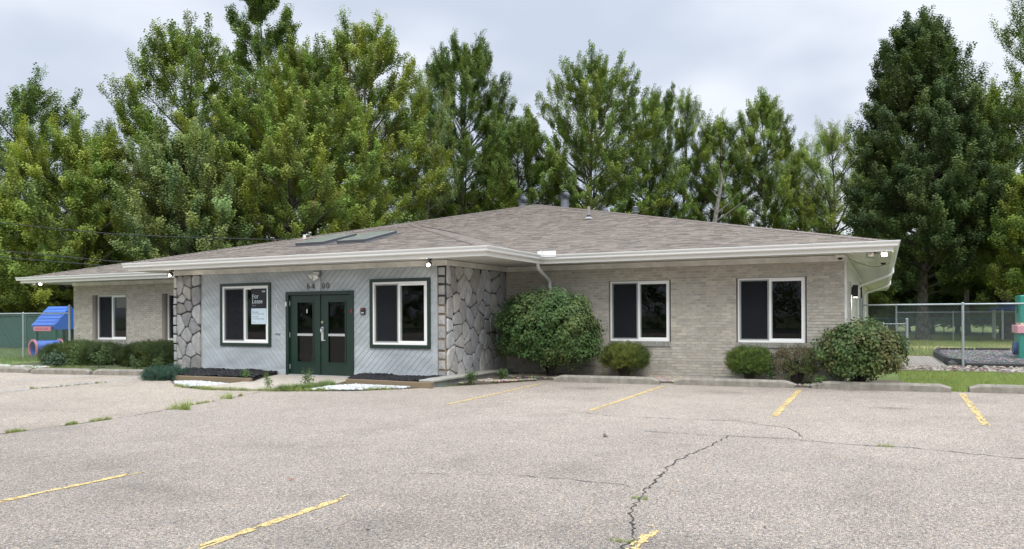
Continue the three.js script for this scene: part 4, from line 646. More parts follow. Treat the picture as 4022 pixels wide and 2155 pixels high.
[
  { x: -46.5, z: -28.5, H: 15.6, rad: 4.6, base: 3.5, c: G_DARK, label: 'dark spreading maple at the far left edge', limbs: 60 },
  { x: -39.8, z: -27.1, H: 11.5, rad: 4.6, base: 1.2, c: G_YEL, label: 'yellow green bushy maple behind the playhouse', limbs: 74, shape: 'oval', per: 10 },
  { x: -53.9, z: -38.2, H: 15.6, rad: 3.0, base: 4, c: G_PALE, fine: true, label: 'pale feathery tree peeping behind the left maples', limbs: 34, per: 6 },
  { x: -37.3, z: -32.3, H: 19.0, rad: 3.9, base: 4.4, c: G_MID, label: 'tall leaning maple with ragged tips over the left roof end', limbs: 74, lean: [-0.2, -0.4], tips: 9, shape: 'vase' },
  { x: -32.9, z: -28.6, H: 11.0, rad: 3.3, base: 2.2, c: G_PALE, label: 'lower pale green tree with a bare straight trunk over the left wing', limbs: 60 },
  { x: -43.8, z: -45.4, H: 29.5, rad: 3.6, base: 9, c: G_DARK, label: 'tallest tree, its top cut by the picture edge', limbs: 54, k: 1.15, shape: 'tall' },
  { x: -29.6, z: -32.9, H: 14.2, rad: 4.6, base: 4.0, c: G_YEL, label: 'bright yellow green maple with forked dark trunks above the skylights', limbs: 74, red: true, per: 9 },
  { x: -33.6, z: -39.3, H: 19.2, rad: 4.6, base: 6.5, c: G_MID, label: 'broad maple filling the skyline left of the skylights', limbs: 76, red: true },
  { x: -29.8, z: -40.0, H: 20.5, rad: 3.9, base: 4.5, c: G_YEL, label: 'tall light green maple with a loose seedy top', limbs: 66, red: true, tips: 10 },
  { x: -29.2, z: -46.2, H: 18.4, rad: 2.5, base: 5, c: G_PALE, fine: true, red: true, label: 'thin pale tree between the light and the dark maple', limbs: 36, per: 6 },
  { x: -30.2, z: -53.1, H: 23.9, rad: 5.7, base: 3.6, c: G_DARK, label: 'big dark maple with spiky crown left of the roof peak', limbs: 125, per: 9, tips: 12, shape: 'oval' },
  { x: -25.4, z: -53.6, H: 16.8, rad: 3.9, base: 3, c: G_MID, label: 'lower round maple tucked under the big dark one', limbs: 60 },
  { x: -20.9, z: -57.7, H: 22.4, rad: 5.8, base: 3.2, c: G_MID, per: 9, limbs: 122, label: 'large maple with an open feathered top right of the roof peak', tips: 10 },
  { x: -18.0, z: -64.7, H: 21.0, rad: 3.9, base: 5, c: G_DARK, label: 'dark narrow maple to the right of the large open topped one', limbs: 60 },
  { x: -15.9, z: -67.8, H: 21.6, rad: 2.5, base: 6, c: G_MID, fine: true, label: 'slender light topped tree in the middle of the right skyline', limbs: 36, shape: 'tall', tips: 9 },
  { x: -12.4, z: -65.2, H: 18.1, rad: 3.3, base: 5, c: G_MID, label: 'round topped tree above the dead trunk', limbs: 52 },
  { x: -8.7, z: -64.7, H: 19.2, rad: 3.6, base: 4, c: G_MID, label: 'pointed tree standing alone right of the dead trunk', limbs: 58, shape: 'tall', tips: 9 },
  { x: -3.7, z: -68.3, H: 17.0, rad: 4.4, base: 5, c: G_YEL, label: 'yellow green tree beside the big dark right hand maple', limbs: 62, fine: true, per: 9 },
  { x: -6.5, z: -70.2, H: 16.2, rad: 2.8, base: 6, c: G_PALE, fine: true, label: 'small pale tree low in the right skyline gap', limbs: 34, per: 6 },
  { x: 2.1, z: -50.8, H: 19.0, rad: 3.75, base: 2.6, c: G_DEEP, label: 'huge dense dark maple beyond the right corner of the building', limbs: 150, per: 9, sub: 10, tr: 0.36, tips: 16, inner: 0.45, shape: 'tall' },
  { x: 6.6, z: -53.6, H: 14.6, rad: 4.3, base: 2.8, c: G_YEL, label: 'lighter yellow green maple right of the huge dark one', limbs: 80, tr: 0.3 },
  { x: 8.6, z: -51.7, H: 21.0, rad: 3.4, base: 6, c: G_DARK, fine: true, label: 'dark sparse tree leaning in at the right picture edge', limbs: 46 },
  { x: 7.4, z: -47.6, H: 8.6, rad: 2.3, base: 2.2, c: G_MID, label: 'low branching green tree at the right edge above the canopy', limbs: 32 },
].forEach((o, i) => tree({ seed: 11 + i * 7, ...o }));
// dead tree, bare and grey
{
  const t = thing('dead_tree', [-11.6, 0, -58.9], 'bare grey dead tree standing above the right roof slope', 'tree'), w = new MB(); w.tube([[0, -0.2, 0], [0.1, 4, 0], [0.05, 8, 0.1], [0.45, 10.4, 0.1], [0.7, 11.8, 0], [0.55, 12.6, 0]], [0.28, 0.24, 0.21, 0.15, 0.085, 0.03], 10);
  const R = rng(9); for (const [y, dx, up, L] of [[8.6, 1, 0.7, 3.6], [9.2, 1, 0.9, 2.6], [9.4, -0.8, 0.5, 1.6], [8.2, -1, 0.2, 1.0], [7.6, 1, 0.5, 1.3], [10.4, -0.7, 0.8, 1.3]]) { const p = [[0.1 + (y - 8) * 0.16, y, 0.1]]; for (let k = 1; k <= 4; k++) p.push([p[0][0] + dx * L * k / 4 * 0.8 + (R() - 0.5) * 0.15, y + up * L * (k / 4) ** 1.2 * 0.8, 0.1 + (R() - 0.5) * 0.5]); w.tube(p, [0.08, 0.06, 0.04, 0.024, 0.01], 6); }
  w.build('trunk', M.barkPale, t, true);
}
// slender bare trunks that show under the crowns
[[0.62, -66, 0.24, 'slender grey trunk beside the end of the long eave'], [5.2, -60.5, 0.2, 'pale slim trunk between the right yard trees'], [-34.4, -35.6, 0.16, 'thin dark trunk under the left canopy']].forEach(([x, z, r, label], i) => tree({ seed: 301 + i * 5, name: 'woodland_tree', x, z, H: 15, rad: 2.4, base: 6.5, c: G_DEEP, label, tr: r, limbs: 22, group: 'slender woodland trees' }));
// undergrowth trees that close the view behind
{
  const src = tree({ seed: 411, name: 'undergrowth_tree', x: -24, z: -64, H: 8.2, rad: 3.2, base: 0.5, c: G_DEEP, label: 'dark undergrowth tree left of the tall roof vents', limbs: 40, sub: 7, per: 7, tw: 1.4, k: 1.5, group: 'undergrowth trees behind the yard' });
  const src2 = tree({ seed: 423, name: 'undergrowth_tree', x: -40, z: -46, H: 7.2, rad: 3.0, base: 0.3, c: G_DARK, label: 'green undergrowth tree behind the utility pole', limbs: 36, sub: 7, per: 7, tw: 1.4, k: 1.5, group: 'undergrowth trees behind the yard' });
  const R = rng(5); let n = 0;
  for (const [x, z, s, where] of [[-64,-34,1.3, 'far behind the left screened fence'],[-58,-36,1.1, 'behind the far left maple'],[-52,-40,1.2, 'behind the pale feathery tree'],[-47,-43,1.25, 'beneath the tallest tree'],[-36,-50,1.2, 'behind the bright forked maple'],[-52,-31,0.9, 'behind the playhouse roof'],[-44.5,-33,0.95, 'beside the low power lines'],[-33,-56,1.3, 'behind the skylights'],[-28,-62,1.2, 'beneath the big dark maple'],[-20,-69,1.3, 'beneath the large open topped maple'],[-15,-73,1.15, 'behind the flue cap'],[-10,-76,0.9, 'left of the dead trunk'],[-5.5,-77,1.0, 'right of the dead trunk'],[-1.5,-76,1.0, 'beneath the pointed tree'],[2,-74,0.95, 'beneath the yellow green right hand tree'],[5.5,-72,1.0, 'behind the end of the long eave'],[9,-69,1.1, 'behind the huge dark maple'],[12.5,-66,1.2, 'behind the blue canopy'],[13,-58,1.2, 'at the right edge of the yard'],[-40,-38,0.9, 'beneath the leaning maple'],[-1.8,-64,0.8, 'over the right slope of the roof'],[3.4,-66,0.9, 'left of the huge trunk'],[7.6,-64,0.95, 'between the white posts'],[-46,-25.5,0.8, 'at the left picture edge above the fence'],[-55,-26,1.0, 'low behind the left play yard']]) { const c = dup(n++ % 2 ? src : src2, [x, 0, z], R() * 6.28, 'dark undergrowth tree ' + where); c.scale.setScalar(s); }
}
// the far side of the road behind the viewer: one mass of trees, mirrored in the windows
{
  const R = rng(91), list = []; for (let i = 0; i < 6500; i++) { const x = -95 + 150 * R(), top = 9 + 5 * fbm(x * 0.15, 3, 8, 3), y = Math.pow(R(), 0.8) * top; list.push({ p: [x, y, 52 + 8 * R()], d: V3(R() - 0.5, R() - 0.2, R() - 0.5).normalize(), k: 1.8 + 1.0 * R(), c: sc(G_DARK, 0.6 + 0.6 * R()) }); }
  tag(scatter('roadside_wood', SPRAY[0], M.leaf, list, scene), 'dark wood across the road, mirrored in the windows', null, null, 'stuff');
}
// shrubs: leaves in a shell of an uneven ball
function shrub(o) {
  const R = rng(o.seed), t = thing(o.name, [o.x, o.y0 ?? 0.03, o.z], o.label, o.cat ?? 'shrub', o.group), list = [], stems = new MB(), [rx, ry, rz] = o.r, cy = o.cy ?? ry;
  for (let i = 0; i < o.n; i++) {
    const d = V3(R() * 2 - 1, R() * 2 - 1, R() * 2 - 1).normalize(); if (d.y < -0.62 && R() < 0.8) { i--; continue; }
    const az = Math.atan2(d.z, d.x), bump = 1 + (o.bump ?? 0.16) * (fbm(d.x * 2.4 + o.seed * 3, d.y * 2.6 + d.z * 2.0 + 5, o.seed, 3) - 0.5) * 2 + (o.boxy ? 0.0 : 0), f = (R() < 0.75 ? 0.84 + 0.2 * R() : 0.4 + 0.45 * R()) * bump;
    let q = [d.x, d.y, d.z]; if (o.boxy) { const m = Math.pow(Math.abs(q[0]) ** o.boxy + Math.abs(q[1]) ** o.boxy + Math.abs(q[2]) ** o.boxy, 1 / o.boxy); q = q.map((v) => v / m); }
    const p = [q[0] * rx * f, cy + q[1] * ry * f, q[2] * rz * f]; if (p[1] < 0.03) p[1] = 0.03 + 0.1 * R();
    const k = 0.7 + 0.6 * R(), h = R(), mixed = o.c2 && fbm(p[0] * 2.2 + 9, p[1] * 2.2 + p[2], o.seed + 3, 2) + 0.3 * (R() - 0.5) > (o.mix ?? 0.6) ? o.c2 : o.c;
    list.push({ p, d: V3(d.x * 0.9 + (R() - 0.5) * 0.8, d.y * 0.7 + 0.35 + (R() - 0.5) * 0.6, d.z * 0.9 + (R() - 0.5) * 0.8).normalize(), k: (o.k ?? 1) * (0.75 + 0.5 * R()), c: [mixed[0] * k * (0.9 + 0.25 * h), mixed[1] * k, mixed[2] * k * (1.1 - 0.25 * h)] });
  }
  for (let i = 0; i < (o.stems ?? 12); i++) { const a = R() * 6.28, e = [Math.cos(a) * rx * (0.3 + 0.55 * R()), cy + ry * (R() * 1.1 - 0.3), Math.sin(a) * rz * (0.3 + 0.55 * R())]; stems.tube([[Math.cos(a) * 0.06, -0.05, Math.sin(a) * 0.06], [e[0] * 0.45, e[1] * 0.5, e[2] * 0.45], e], [o.sr ?? 0.02, 0.014, 0.004], 5, [1, 1, 1], false); }
  stems.build('stem', M.bark, t, true); const f = scatter('foliage', o.geo, M.leaf, list, t); f.userData.kind = 'stuff'; return t;
}
shrub({ seed: 1, name: 'burning_bush', x: -7.26, z: -16.98, r: [1.1, 0.77, 0.82], cy: 1.08, n: 3300, geo: SPRAY_BUSH, c: [0.09, 0.165, 0.045], c2: [0.135, 0.195, 0.06], mix: 0.58, bump: 0.42, label: 'large round green burning bush in front of the stone wall corner', group: 'burning bushes', stems: 22 });
shrub({ seed: 2, name: 'burning_bush', x: -0.43, z: -17.2, r: [0.66, 0.47, 0.58], cy: 0.66, n: 1800, geo: SPRAY_BUSH, c: [0.10, 0.155, 0.045], c2: [0.16, 0.17, 0.06], mix: 0.6, bump: 0.38, label: 'smaller burning bush with bronze tips at the right corner of the building', group: 'burning bushes', stems: 18 });
shrub({ seed: 3, name: 'yew_shrub', x: -5.48, z: -17.3, r: [0.49, 0.26, 0.42], cy: 0.47, n: 1500, geo: SPRAY_YEW, c: [0.085, 0.125, 0.018], c2: [0.15, 0.18, 0.026], mix: 0.5, label: 'round dark yew on bare stems below the first right wing window', group: 'small yews', stems: 26, k: 1.1 });
shrub({ seed: 4, name: 'yew_shrub', x: -2.64, z: -17.35, r: [0.41, 0.25, 0.38], cy: 0.43, n: 1200, geo: SPRAY_YEW, c: [0.10, 0.16, 0.022], c2: [0.15, 0.20, 0.028], mix: 0.55, label: 'bright green yew below the window nearest the corner', group: 'small yews', stems: 18, k: 1.1 });
shrub({ seed: 5, name: 'yew_shrub', x: -1.67, z: -17.3, r: [0.44, 0.33, 0.4], cy: 0.42, n: 480, geo: SPRAY_YEW, c: [0.16, 0.13, 0.07], c2: [0.10, 0.13, 0.035], mix: 0.54, label: 'brown half dead twiggy yew beside the bronze burning bush', group: 'small yews', stems: 90, sr: 0.012, k: 1.1 });
shrub({ seed: 6, name: 'yew_hedge', x: -23.1, z: -16.0, y0: -0.05, r: [1.45, 0.34, 0.6], cy: 0.33, n: 4200, geo: SPRAY_YEW, c: [0.045, 0.075, 0.014], c2: [0.08, 0.115, 0.018], mix: 0.56, boxy: 3.2, bump: 0.2, label: 'low dark clipped yew hedge under the curtained window', cat: 'hedge', group: 'low yew hedges', stems: 30, k: 1.25 });
shrub({ seed: 7, name: 'yew_hedge', x: -19.6, z: -16.1, y0: -0.05, r: [1.3, 0.35, 0.6], cy: 0.35, n: 4200, geo: SPRAY_YEW, c: [0.045, 0.075, 0.014], c2: [0.08, 0.115, 0.018], mix: 0.58, boxy: 3.2, bump: 0.2, label: 'low dark clipped yew hedge against the stone pier', cat: 'hedge', group: 'low yew hedges', stems: 30, k: 1.25 });
shrub({ seed: 8, name: 'juniper', x: -15.75, z: -13.0, y0: -0.02, r: [0.5, 0.16, 0.42], cy: 0.1, n: 900, geo: SPRAY_YEW, c: [0.045, 0.105, 0.065], bump: 0.3, label: 'low spreading blue green juniper at the end of the left timber', stems: 10 });
function weed(x, z, y0, h, n, c, seed, label, name = 'tall_weed', k = 1) {
  const R = rng(seed), t = thing(name, [x, y0, z], label, 'weed'), st = new MB(), list = [];
  for (let i = 0; i < n; i++) { const a = R() * 6.28, ln = 0.18 + 0.3 * R(), hh = h * (0.6 + 0.4 * R()), e = [Math.cos(a) * ln * hh, hh, Math.sin(a) * ln * hh], b = [(R() - 0.5) * 0.16, 0, (R() - 0.5) * 0.16]; st.tube([b, [lerp(b[0], e[0], 0.4), hh * 0.55, lerp(b[2], e[2], 0.4)], e], [0.008, 0.006, 0.002], 4, [1, 1, 1], false); const m = 3 + Math.round(hh * 6); for (let j = 0; j < m; j++) { const s = (j + 0.6) / m; list.push({ p: [lerp(b[0], e[0], s * s * 0.6 + s * 0.4), hh * s, lerp(b[2], e[2], s)], d: V3(Math.cos(a) * 0.5 + R() - 0.5, 0.8, Math.sin(a) * 0.5 + R() - 0.5).normalize(), k: k * (1.05 - 0.6 * s) * (0.8 + 0.4 * R()), c: sc(c, 0.75 + 0.5 * R()) }); } }
  st.build('stem', mat({ color: col(0.10, 0.12, 0.04) }), t, true); scatter('foliage', SPRAY_WEED, M.leaf, list, t).userData.kind = 'stuff';
}
weed(-22.0, -14.9, -0.05, 1.1, 5, [0.11, 0.18, 0.04], 21, 'tall spindly weed rising above the left hedge', 'tall_weed', 0.9); weed(-22.5, -14.4, -0.03, 0.62, 9, [0.10, 0.16, 0.085], 22, 'grey green bushy weed before the left hedge', 'tall_weed', 0.8); weed(-21.8, -14.3, -0.03, 0.5, 9, [0.10, 0.16, 0.085], 23, 'second grey green weed by the curtained window bed'); weed(-20.9, -15.0, -0.03, 0.82, 4, [0.09, 0.15, 0.04], 24, 'leafy weed where the two hedges meet'); weed(-17.9, -14.6, 0, 0.55, 7, [0.10, 0.16, 0.04], 25, 'thin weed at the foot of the stone pier', 'tall_weed', 0.7); weed(-18.7, -14.5, 0, 0.4, 7, [0.10, 0.15, 0.05], 26, 'low weed sprawling over the wheel stop by the pier', 'tall_weed', 0.7);
weed(-2.15, -17.25, 0.03, 0.75, 5, [0.085, 0.16, 0.05], 27, 'green weed growing between the two window yews', 'tall_weed', 0.7); weed(-1.15, -16.7, 0.02, 0.22, 8, [0.10, 0.17, 0.045], 28, 'low leafy weed between the middle wheel stops', 'low_weed', 0.6); weed(-8.1, -14.6, 0.03, 0.25, 10, [0.10, 0.16, 0.05], 29, 'leafy weed patch at the foot of the stone wall', 'low_weed', 0.6); weed(-7.9, -15.7, 0.03, 0.22, 9, [0.08, 0.13, 0.04], 30, 'dark weed patch under the large burning bush', 'low_weed', 0.7); weed(-11.1, -12.75, 0.02, 0.34, 5, [0.10, 0.16, 0.04], 31, 'upright weed at the right edge of the walk', 'low_weed', 0.6); weed(-11.55, -12.1, 0.02, 0.36, 4, [0.13, 0.2, 0.045], 32, 'single tall weed growing at the end of the walk', 'low_weed', 0.5); weed(-13.2, -13.1, 0.05, 0.2, 7, [0.09, 0.16, 0.04], 33, 'small weed at the end of the left timber', 'low_weed', 0.6);

// grass: blades in tufts, as stuff
const TUFT = (() => { const R = rng(3), g = new MB(); for (let i = 0; i < 9; i++) { const a = R() * 6.28, l = 0.6 + 0.5 * R(), e = [Math.cos(a) * 0.45 * l, l, Math.sin(a) * 0.45 * l], w = 0.035, b = [(R() - 0.5) * 0.35, -0.05, (R() - 0.5) * 0.35], s = [-Math.sin(a) * w, 0, Math.cos(a) * w]; g.tri([b[0] + s[0], b[1], b[2] + s[2]], [b[0] - s[0], b[1], b[2] - s[2]], [b[0] + e[0], e[1], b[2] + e[2]]); } const q = new THREE.BufferGeometry(); q.setAttribute('position', new THREE.Float32BufferAttribute(g.p, 3)); q.setAttribute('normal', new THREE.Float32BufferAttribute(g.n, 3)); q.setAttribute('uv', new THREE.Float32BufferAttribute(g.u, 2)); return q; })();
function grass(name, label, n, seed, where, h, c) { const R = rng(seed), list = []; let g = 0; while (list.length < n && g++ < n * 20) { const p = where(R); if (!p) continue; const k = h * (0.5 + 0.9 * R() * R() + 0.2), t = (p[3] ?? 1) * (0.75 + 0.5 * R()), y = R(); list.push({ p: [p[0], p[1], p[2]], d: V3((R() - 0.5) * 0.3, 1, (R() - 0.5) * 0.3).normalize(), k: [k * 1.1, k, k * 1.1], c: [c[0] * t * (0.85 + 0.4 * y), c[1] * t, c[2] * t] }); } return tag(scatter(name, TUFT, M.blade, list, scene), label, null, null, 'stuff'); }
grass('grass', 'mown grass of the lawn strip by the right wheel stops', 16000, 61, (R) => { const x = 0.35 + 6 * R(), z = lerp(lotEdge(x) - 0.12, -23.0, R()), thin = x < 1.1 || z < -22 ? 0.45 : 1; return R() < thin * smooth(0.12, 0.5, fbm(x * 1.6, z * 1.6, 66, 3)) ? [x, -0.02, z] : null; }, 0.075, [0.26, 0.34, 0.075]);
grass('grass', 'mown grass of the yard beyond the right fence', 13000, 62, (R) => { const x = -0.3 + 12 * R(), z = -30.9 - 32 * Math.pow(R(), 1.3); if (x > 1.7 && z > -34) return null; const dry = z > -45 ? smooth(0.35, 0.7, fbm(x * 0.4 + 5, z * 0.25, 57, 3)) : 0; return R() < 1 - 0.6 * dry ? [x, -0.02, z] : null; }, 0.10, [0.25, 0.30, 0.085]);
grass('grass', 'grass of the play yard behind the left fence', 12000, 63, (R) => { const x = -27 - 18 * R(), z = -14.5 - 15 * R(); return [x, -0.02, z]; }, 0.11, [0.17, 0.25, 0.07]);
grass('grass', 'rough grass round the left hedges and wheel stops', 5000, 64, (R) => { const x = -15.8 - 14 * R(), z = lotEdge(x) - 0.25 - 1.6 * R() * R(); return fbm(x * 1.2, z * 1.2, 67, 3) > 0.42 ? [x, 0.02, z] : null; }, 0.10, [0.19, 0.25, 0.065]);
const along = (pts, R, w) => { const i = Math.floor(R() * (pts.length - 1)), t = R(); return [lerp(pts[i][0], pts[i + 1][0], t) + (R() - 0.5) * w, lerp(pts[i][1], pts[i + 1][1], t) + (R() - 0.5) * w]; };
grass('verge_grass', 'grass fringe where the walk and white stones meet the lot', 520, 65, (R) => { const p = along([[-13.9, -11.85], [-13.38, -11.62], [-12.62, -11.5], [-11.8, -11.65], [-11, -11.85], [-10.4, -12.2], [-9.56, -12.6], [-9.1, -13.1]], R, 0.22); return fbm(p[0] * 2.4, p[1] * 2.4, 68, 2) > 0.40 ? [p[0], 0, p[1]] : null; }, 0.085, [0.26, 0.32, 0.08]);
grass('verge_grass', 'grass strip along the right side of the walk', 420, 69, (R) => { const p = along([[-11.0, -11.85], [-10.72, -12.4], [-10.78, -13.2]], R, 0.22); return [p[0], 0.02, p[1]]; }, 0.12, [0.17, 0.25, 0.06]);
grass('seam_weeds', 'tufts of grass growing in the seam of the old drive', 210, 70, (R) => { const p = along([[-10.3, -5.9], [-10.28, -6.48], [-10.27, -7.09], [-10.31, -7.82], [-10.5, -8.7], [-10.83, -10.17], [-11.0, -10.8]], R, 0.05); return fbm(p[1] * 2.6, 4, 72, 2) > 0.58 ? [p[0], 0, p[1]] : null; }, 0.06, [0.27, 0.32, 0.085]);
grass('seam_weeds', 'dry tufts along the seam across the left drive', 70, 73, (R) => { const p = along([[-16.25, -9.2], [-16.38, -9.81], [-16.12, -10.41], [-16.23, -11.41], [-16.15, -12.37]], R, 0.05); return fbm(p[1] * 2.6, 9, 74, 2) > 0.5 ? [p[0], 0, p[1]] : null; }, 0.06, [0.26, 0.27, 0.10]);
[[-10.36, -8.82, 0.24, 22, 'largest tuft of grass in the seam of the old drive'], [-10.62, -9.15, 0.13, 12, 'low tuft of grass beyond the largest seam tuft'], [-10.9, -10.35, 0.2, 24, 'yellow grass tuft in the seam short of the walk'], [0.02, -9.62, 0.055, 40, 'small green tuft in the long crack at the right'], [-1.8, -6.05, 0.05, 26, 'tiny weed sprouting from the jagged crack'], [-1.57, -4.86, 0.05, 26, 'tiny weed beside the near worn yellow line']].forEach(([x, z, h, n, label], i) => { const t = thing('grass_tuft', [x, 0, z], label, 'grass tuft'), R = rng(80 + i), l = []; for (let k = 0; k < n; k++) l.push({ p: [(R() - 0.5) * h * 1.6 * (i > 2 ? 2 : 1), 0, (R() - 0.5) * h * 0.7], d: V3((R() - 0.5) * 1.6, 1, (R() - 0.5) * 1.6).normalize(), k: h * (0.3 + 0.9 * R() * R()), c: sc([0.27, 0.34, 0.075], 0.75 + 0.5 * R()) }); scatter('blades', TUFT, M.blade, l, t).userData.kind = 'stuff'; });

// ---------------------------------------------------------------- pebbles, mulch, timber
const inPoly = (P, x, z) => { let c = false; for (let i = 0, j = P.length - 1; i < P.length; j = i++) if ((P[i][1] > z) !== (P[j][1] > z) && x < (P[j][0] - P[i][0]) * (z - P[i][1]) / (P[j][1] - P[i][1]) + P[i][0]) c = !c; return c; };
const PEB = (() => { const g = new THREE.IcosahedronGeometry(1, 1), p = g.attributes.position, q = new Map(); for (let i = 0; i < p.count; i++) { const k = [p.getX(i), p.getY(i), p.getZ(i)].map((v) => v.toFixed(3)).join(); if (!q.has(k)) q.set(k, 0.75 + 0.5 * hash2(q.size, 3, 5)); const s = q.get(k); p.setXYZ(i, p.getX(i) * s, p.getY(i) * s * 0.62, p.getZ(i) * s); } g.computeVertexNormals(); return g; })();
const CHIP = (() => { const m = new MB(); m.box(-0.5, -0.12, -0.18, 0.5, 0.12, 0.18); const q = new THREE.BufferGeometry(); q.setAttribute('position', new THREE.Float32BufferAttribute(m.p, 3)); q.setAttribute('normal', new THREE.Float32BufferAttribute(m.n, 3)); q.setAttribute('uv', new THREE.Float32BufferAttribute(m.u, 2)); return q; })();
const pebMat = mat({ roughness: 0.85, bumpMap: rep(T_grain, 1), bumpScale: 0.002 });
function litter(name, label, geo, poly, n, y, size, tone, seed, keep) {
  const R = rng(seed), X = poly.map((p) => p[0]), Z = poly.map((p) => p[1]), x0 = Math.min(...X), x1 = Math.max(...X), z0 = Math.min(...Z), z1 = Math.max(...Z), list = []; let g = 0;
  while (list.length < n && g++ < n * 30) { const x = lerp(x0, x1, R()), z = lerp(z0, z1, R()); if (!inPoly(poly, x, z) || (keep && R() > keep(x, z))) continue; const k = size * (0.55 + 0.8 * R()); list.push({ p: [x, (typeof y === 'function' ? y(x, z) : y) + k * 0.3, z], d: V3((R() - 0.5) * 0.9, 1, (R() - 0.5) * 0.9).normalize(), k: [k * (0.8 + 0.5 * R()), k, k * (0.8 + 0.5 * R())], c: tone(R) }); }
  return tag(scatter(name, geo, pebMat, list, scene), label, null, null, 'stuff');
}
const greyT = (a, b) => (R) => sc([lerp(a[0], b[0], R()), lerp(a[1], b[1], R()), lerp(a[2], b[2], R())], 0.75 + 0.5 * R());
const BED = [[-8.4, -14.5], [-7.6, -15.45], [-7.12, -16.3], [-6, -16.6], [0.6, -16.95], [0.6, -17.8], [-0.6, -18.6], [-0.75, -17.92], [-8.3, -17.92]];
litter('river_pebbles', 'tan river pebbles in the bed along the brick wall', PEB, BED, 6500, 0.03, 0.027, greyT([0.22, 0.18, 0.13], [0.46, 0.40, 0.31]), 401, (x, z) => smooth(0.34, 0.5, fbm(x * 1.1, z * 1.6, 403, 3)));
litter('river_pebbles', 'pale rocks behind the left wheel stops', PEB, [[-30, -13.05], [-24, -13.4], [-21.7, -13.5], [-21.7, -14.1], [-24, -14.1], [-30, -13.55]], 520, 0.03, 0.07, greyT([0.33, 0.31, 0.27], [0.5, 0.48, 0.44]), 405);
const WL = [[-14.75, -12.42], [-14.2, -12.02], [-13.5, -11.66], [-13.1, -11.8], [-13.12, -12.5], [-14.5, -12.72]], WR = [[-10.5, -12.15], [-9.6, -12.58], [-9.0, -13.2], [-8.95, -13.42], [-10.35, -13.45], [-10.62, -12.9]];
flat('stone_bed_soil', 'soil showing between the white stones left of the walk', WL, 0.012, M.soil, [0.13, 0.115, 0.095], 0.05); flat('stone_bed_soil', 'soil showing between the white stones right of the walk', WR, 0.014, M.soil, [0.13, 0.115, 0.095], 0.05);
litter('white_stones', 'white marble stones left of the walk', PEB, WL, 1250, 0.014, 0.025, (R) => sc([0.62, 0.62, 0.615], 0.5 + 0.6 * R()), 407); litter('white_stones', 'white marble stones right of the walk', PEB, WR, 1900, 0.016, 0.025, (R) => sc([0.62, 0.62, 0.615], 0.5 + 0.6 * R()), 409);
const ML = [[-16.6, -14.9], [-17.2, -14.75], [-15.25, -12.98], [-12.95, -13.05], [-13.5, -13.9], [-13.95, -14.9]], MR = [[-11.3, -14.9], [-10.75, -13.72], [-8.95, -13.62], [-8.92, -14.9]];
const mound = (P) => (x, z) => 0.06 + 0.08 * fbm(x * 1.7, z * 1.7, 411, 3);
for (const [P, label, n, seed] of [[ML, 'black mulch in the left planter', 3600, 413], [MR, 'black mulch in the right planter', 3000, 415]]) { flat('mulch_bed', label.replace('black', 'soil under the black'), P, 0.08, M.soil, [0.02, 0.018, 0.016], 0.12); litter('mulch', label, CHIP, P, n, mound(P), 0.075, (R) => sc([0.016, 0.015, 0.016], 0.6 + 0.9 * R()), seed); }
litter('play_gravel_chips', 'loose grey chips of the play area behind the fence', CHIP, [[1.8, -25.4], [6, -25.4], [6, -33.7], [2.0, -33.4], [1.8, -30.7]], 6000, 0.11, 0.07, greyT([0.12, 0.115, 0.112], [0.29, 0.275, 0.265]), 417);
litter('river_pebbles', 'pale and rusty stones under the chain link fence', PEB, [[0.3, -23.0], [7, -23.0], [7, -25.0], [1.7, -25.0], [0.3, -24.3]], 900, 0.0, 0.05, (R) => (R() < 0.4 ? sc([0.14, 0.085, 0.07], 0.7 + 0.6 * R()) : sc([0.30, 0.27, 0.225], 0.7 + 0.5 * R())), 419);
function beam(name, label, a, b, w, h, y, m, parent = scene, tone) { const L = Math.hypot(b[0] - a[0], b[1] - a[1]), o = new MB(); o.rbox(-L / 2, 0, -w / 2, L / 2, h, w / 2, Math.min(w, h) * 0.08, tone); const q = o.build(name, m, parent, true); q.position.set((a[0] + b[0]) / 2, y, (a[1] + b[1]) / 2); q.rotation.y = -Math.atan2(b[1] - a[1], b[0] - a[0]); if (parent === scene) tag(q, label, 'landscape timber'); return q; }
beam('landscape_timber', 'tan timber edging the left mulch bed', [-15.3, -12.88], [-12.95, -13.0], 0.1, 0.125, -0.01, M.timber); beam('landscape_timber', 'tan timber edging the right mulch bed', [-10.75, -13.66], [-8.47, -13.56], 0.1, 0.13, -0.01, M.timber);
{
  const p = thing('planter_plinth', [-16.3, 0, -13.9], 'low grey plinth with limestone caps by the stone pier', 'plinth'), R = rng(19); const a = [-17.35, -14.8], b = [-15.35, -12.95];
  beam('base', '', [a[0] + 16.3, a[1] + 13.9], [b[0] + 16.3, b[1] + 13.9], 0.26, 0.13, -0.02, M.concrete, p, [0.34, 0.33, 0.30]);
  for (let i = 0; i < 6; i++) { const q = (t) => [lerp(a[0], b[0], t) + 16.3, lerp(a[1], b[1], t) + 13.9]; beam('cap_stone', '', q(i / 6 + 0.004), q((i + 1) / 6 - 0.004), 0.3 + 0.06 * R(), 0.055, 0.113 + 0.006 * R(), M.concrete, p, sc([0.45, 0.43, 0.37], 0.85 + 0.3 * R())); }
}
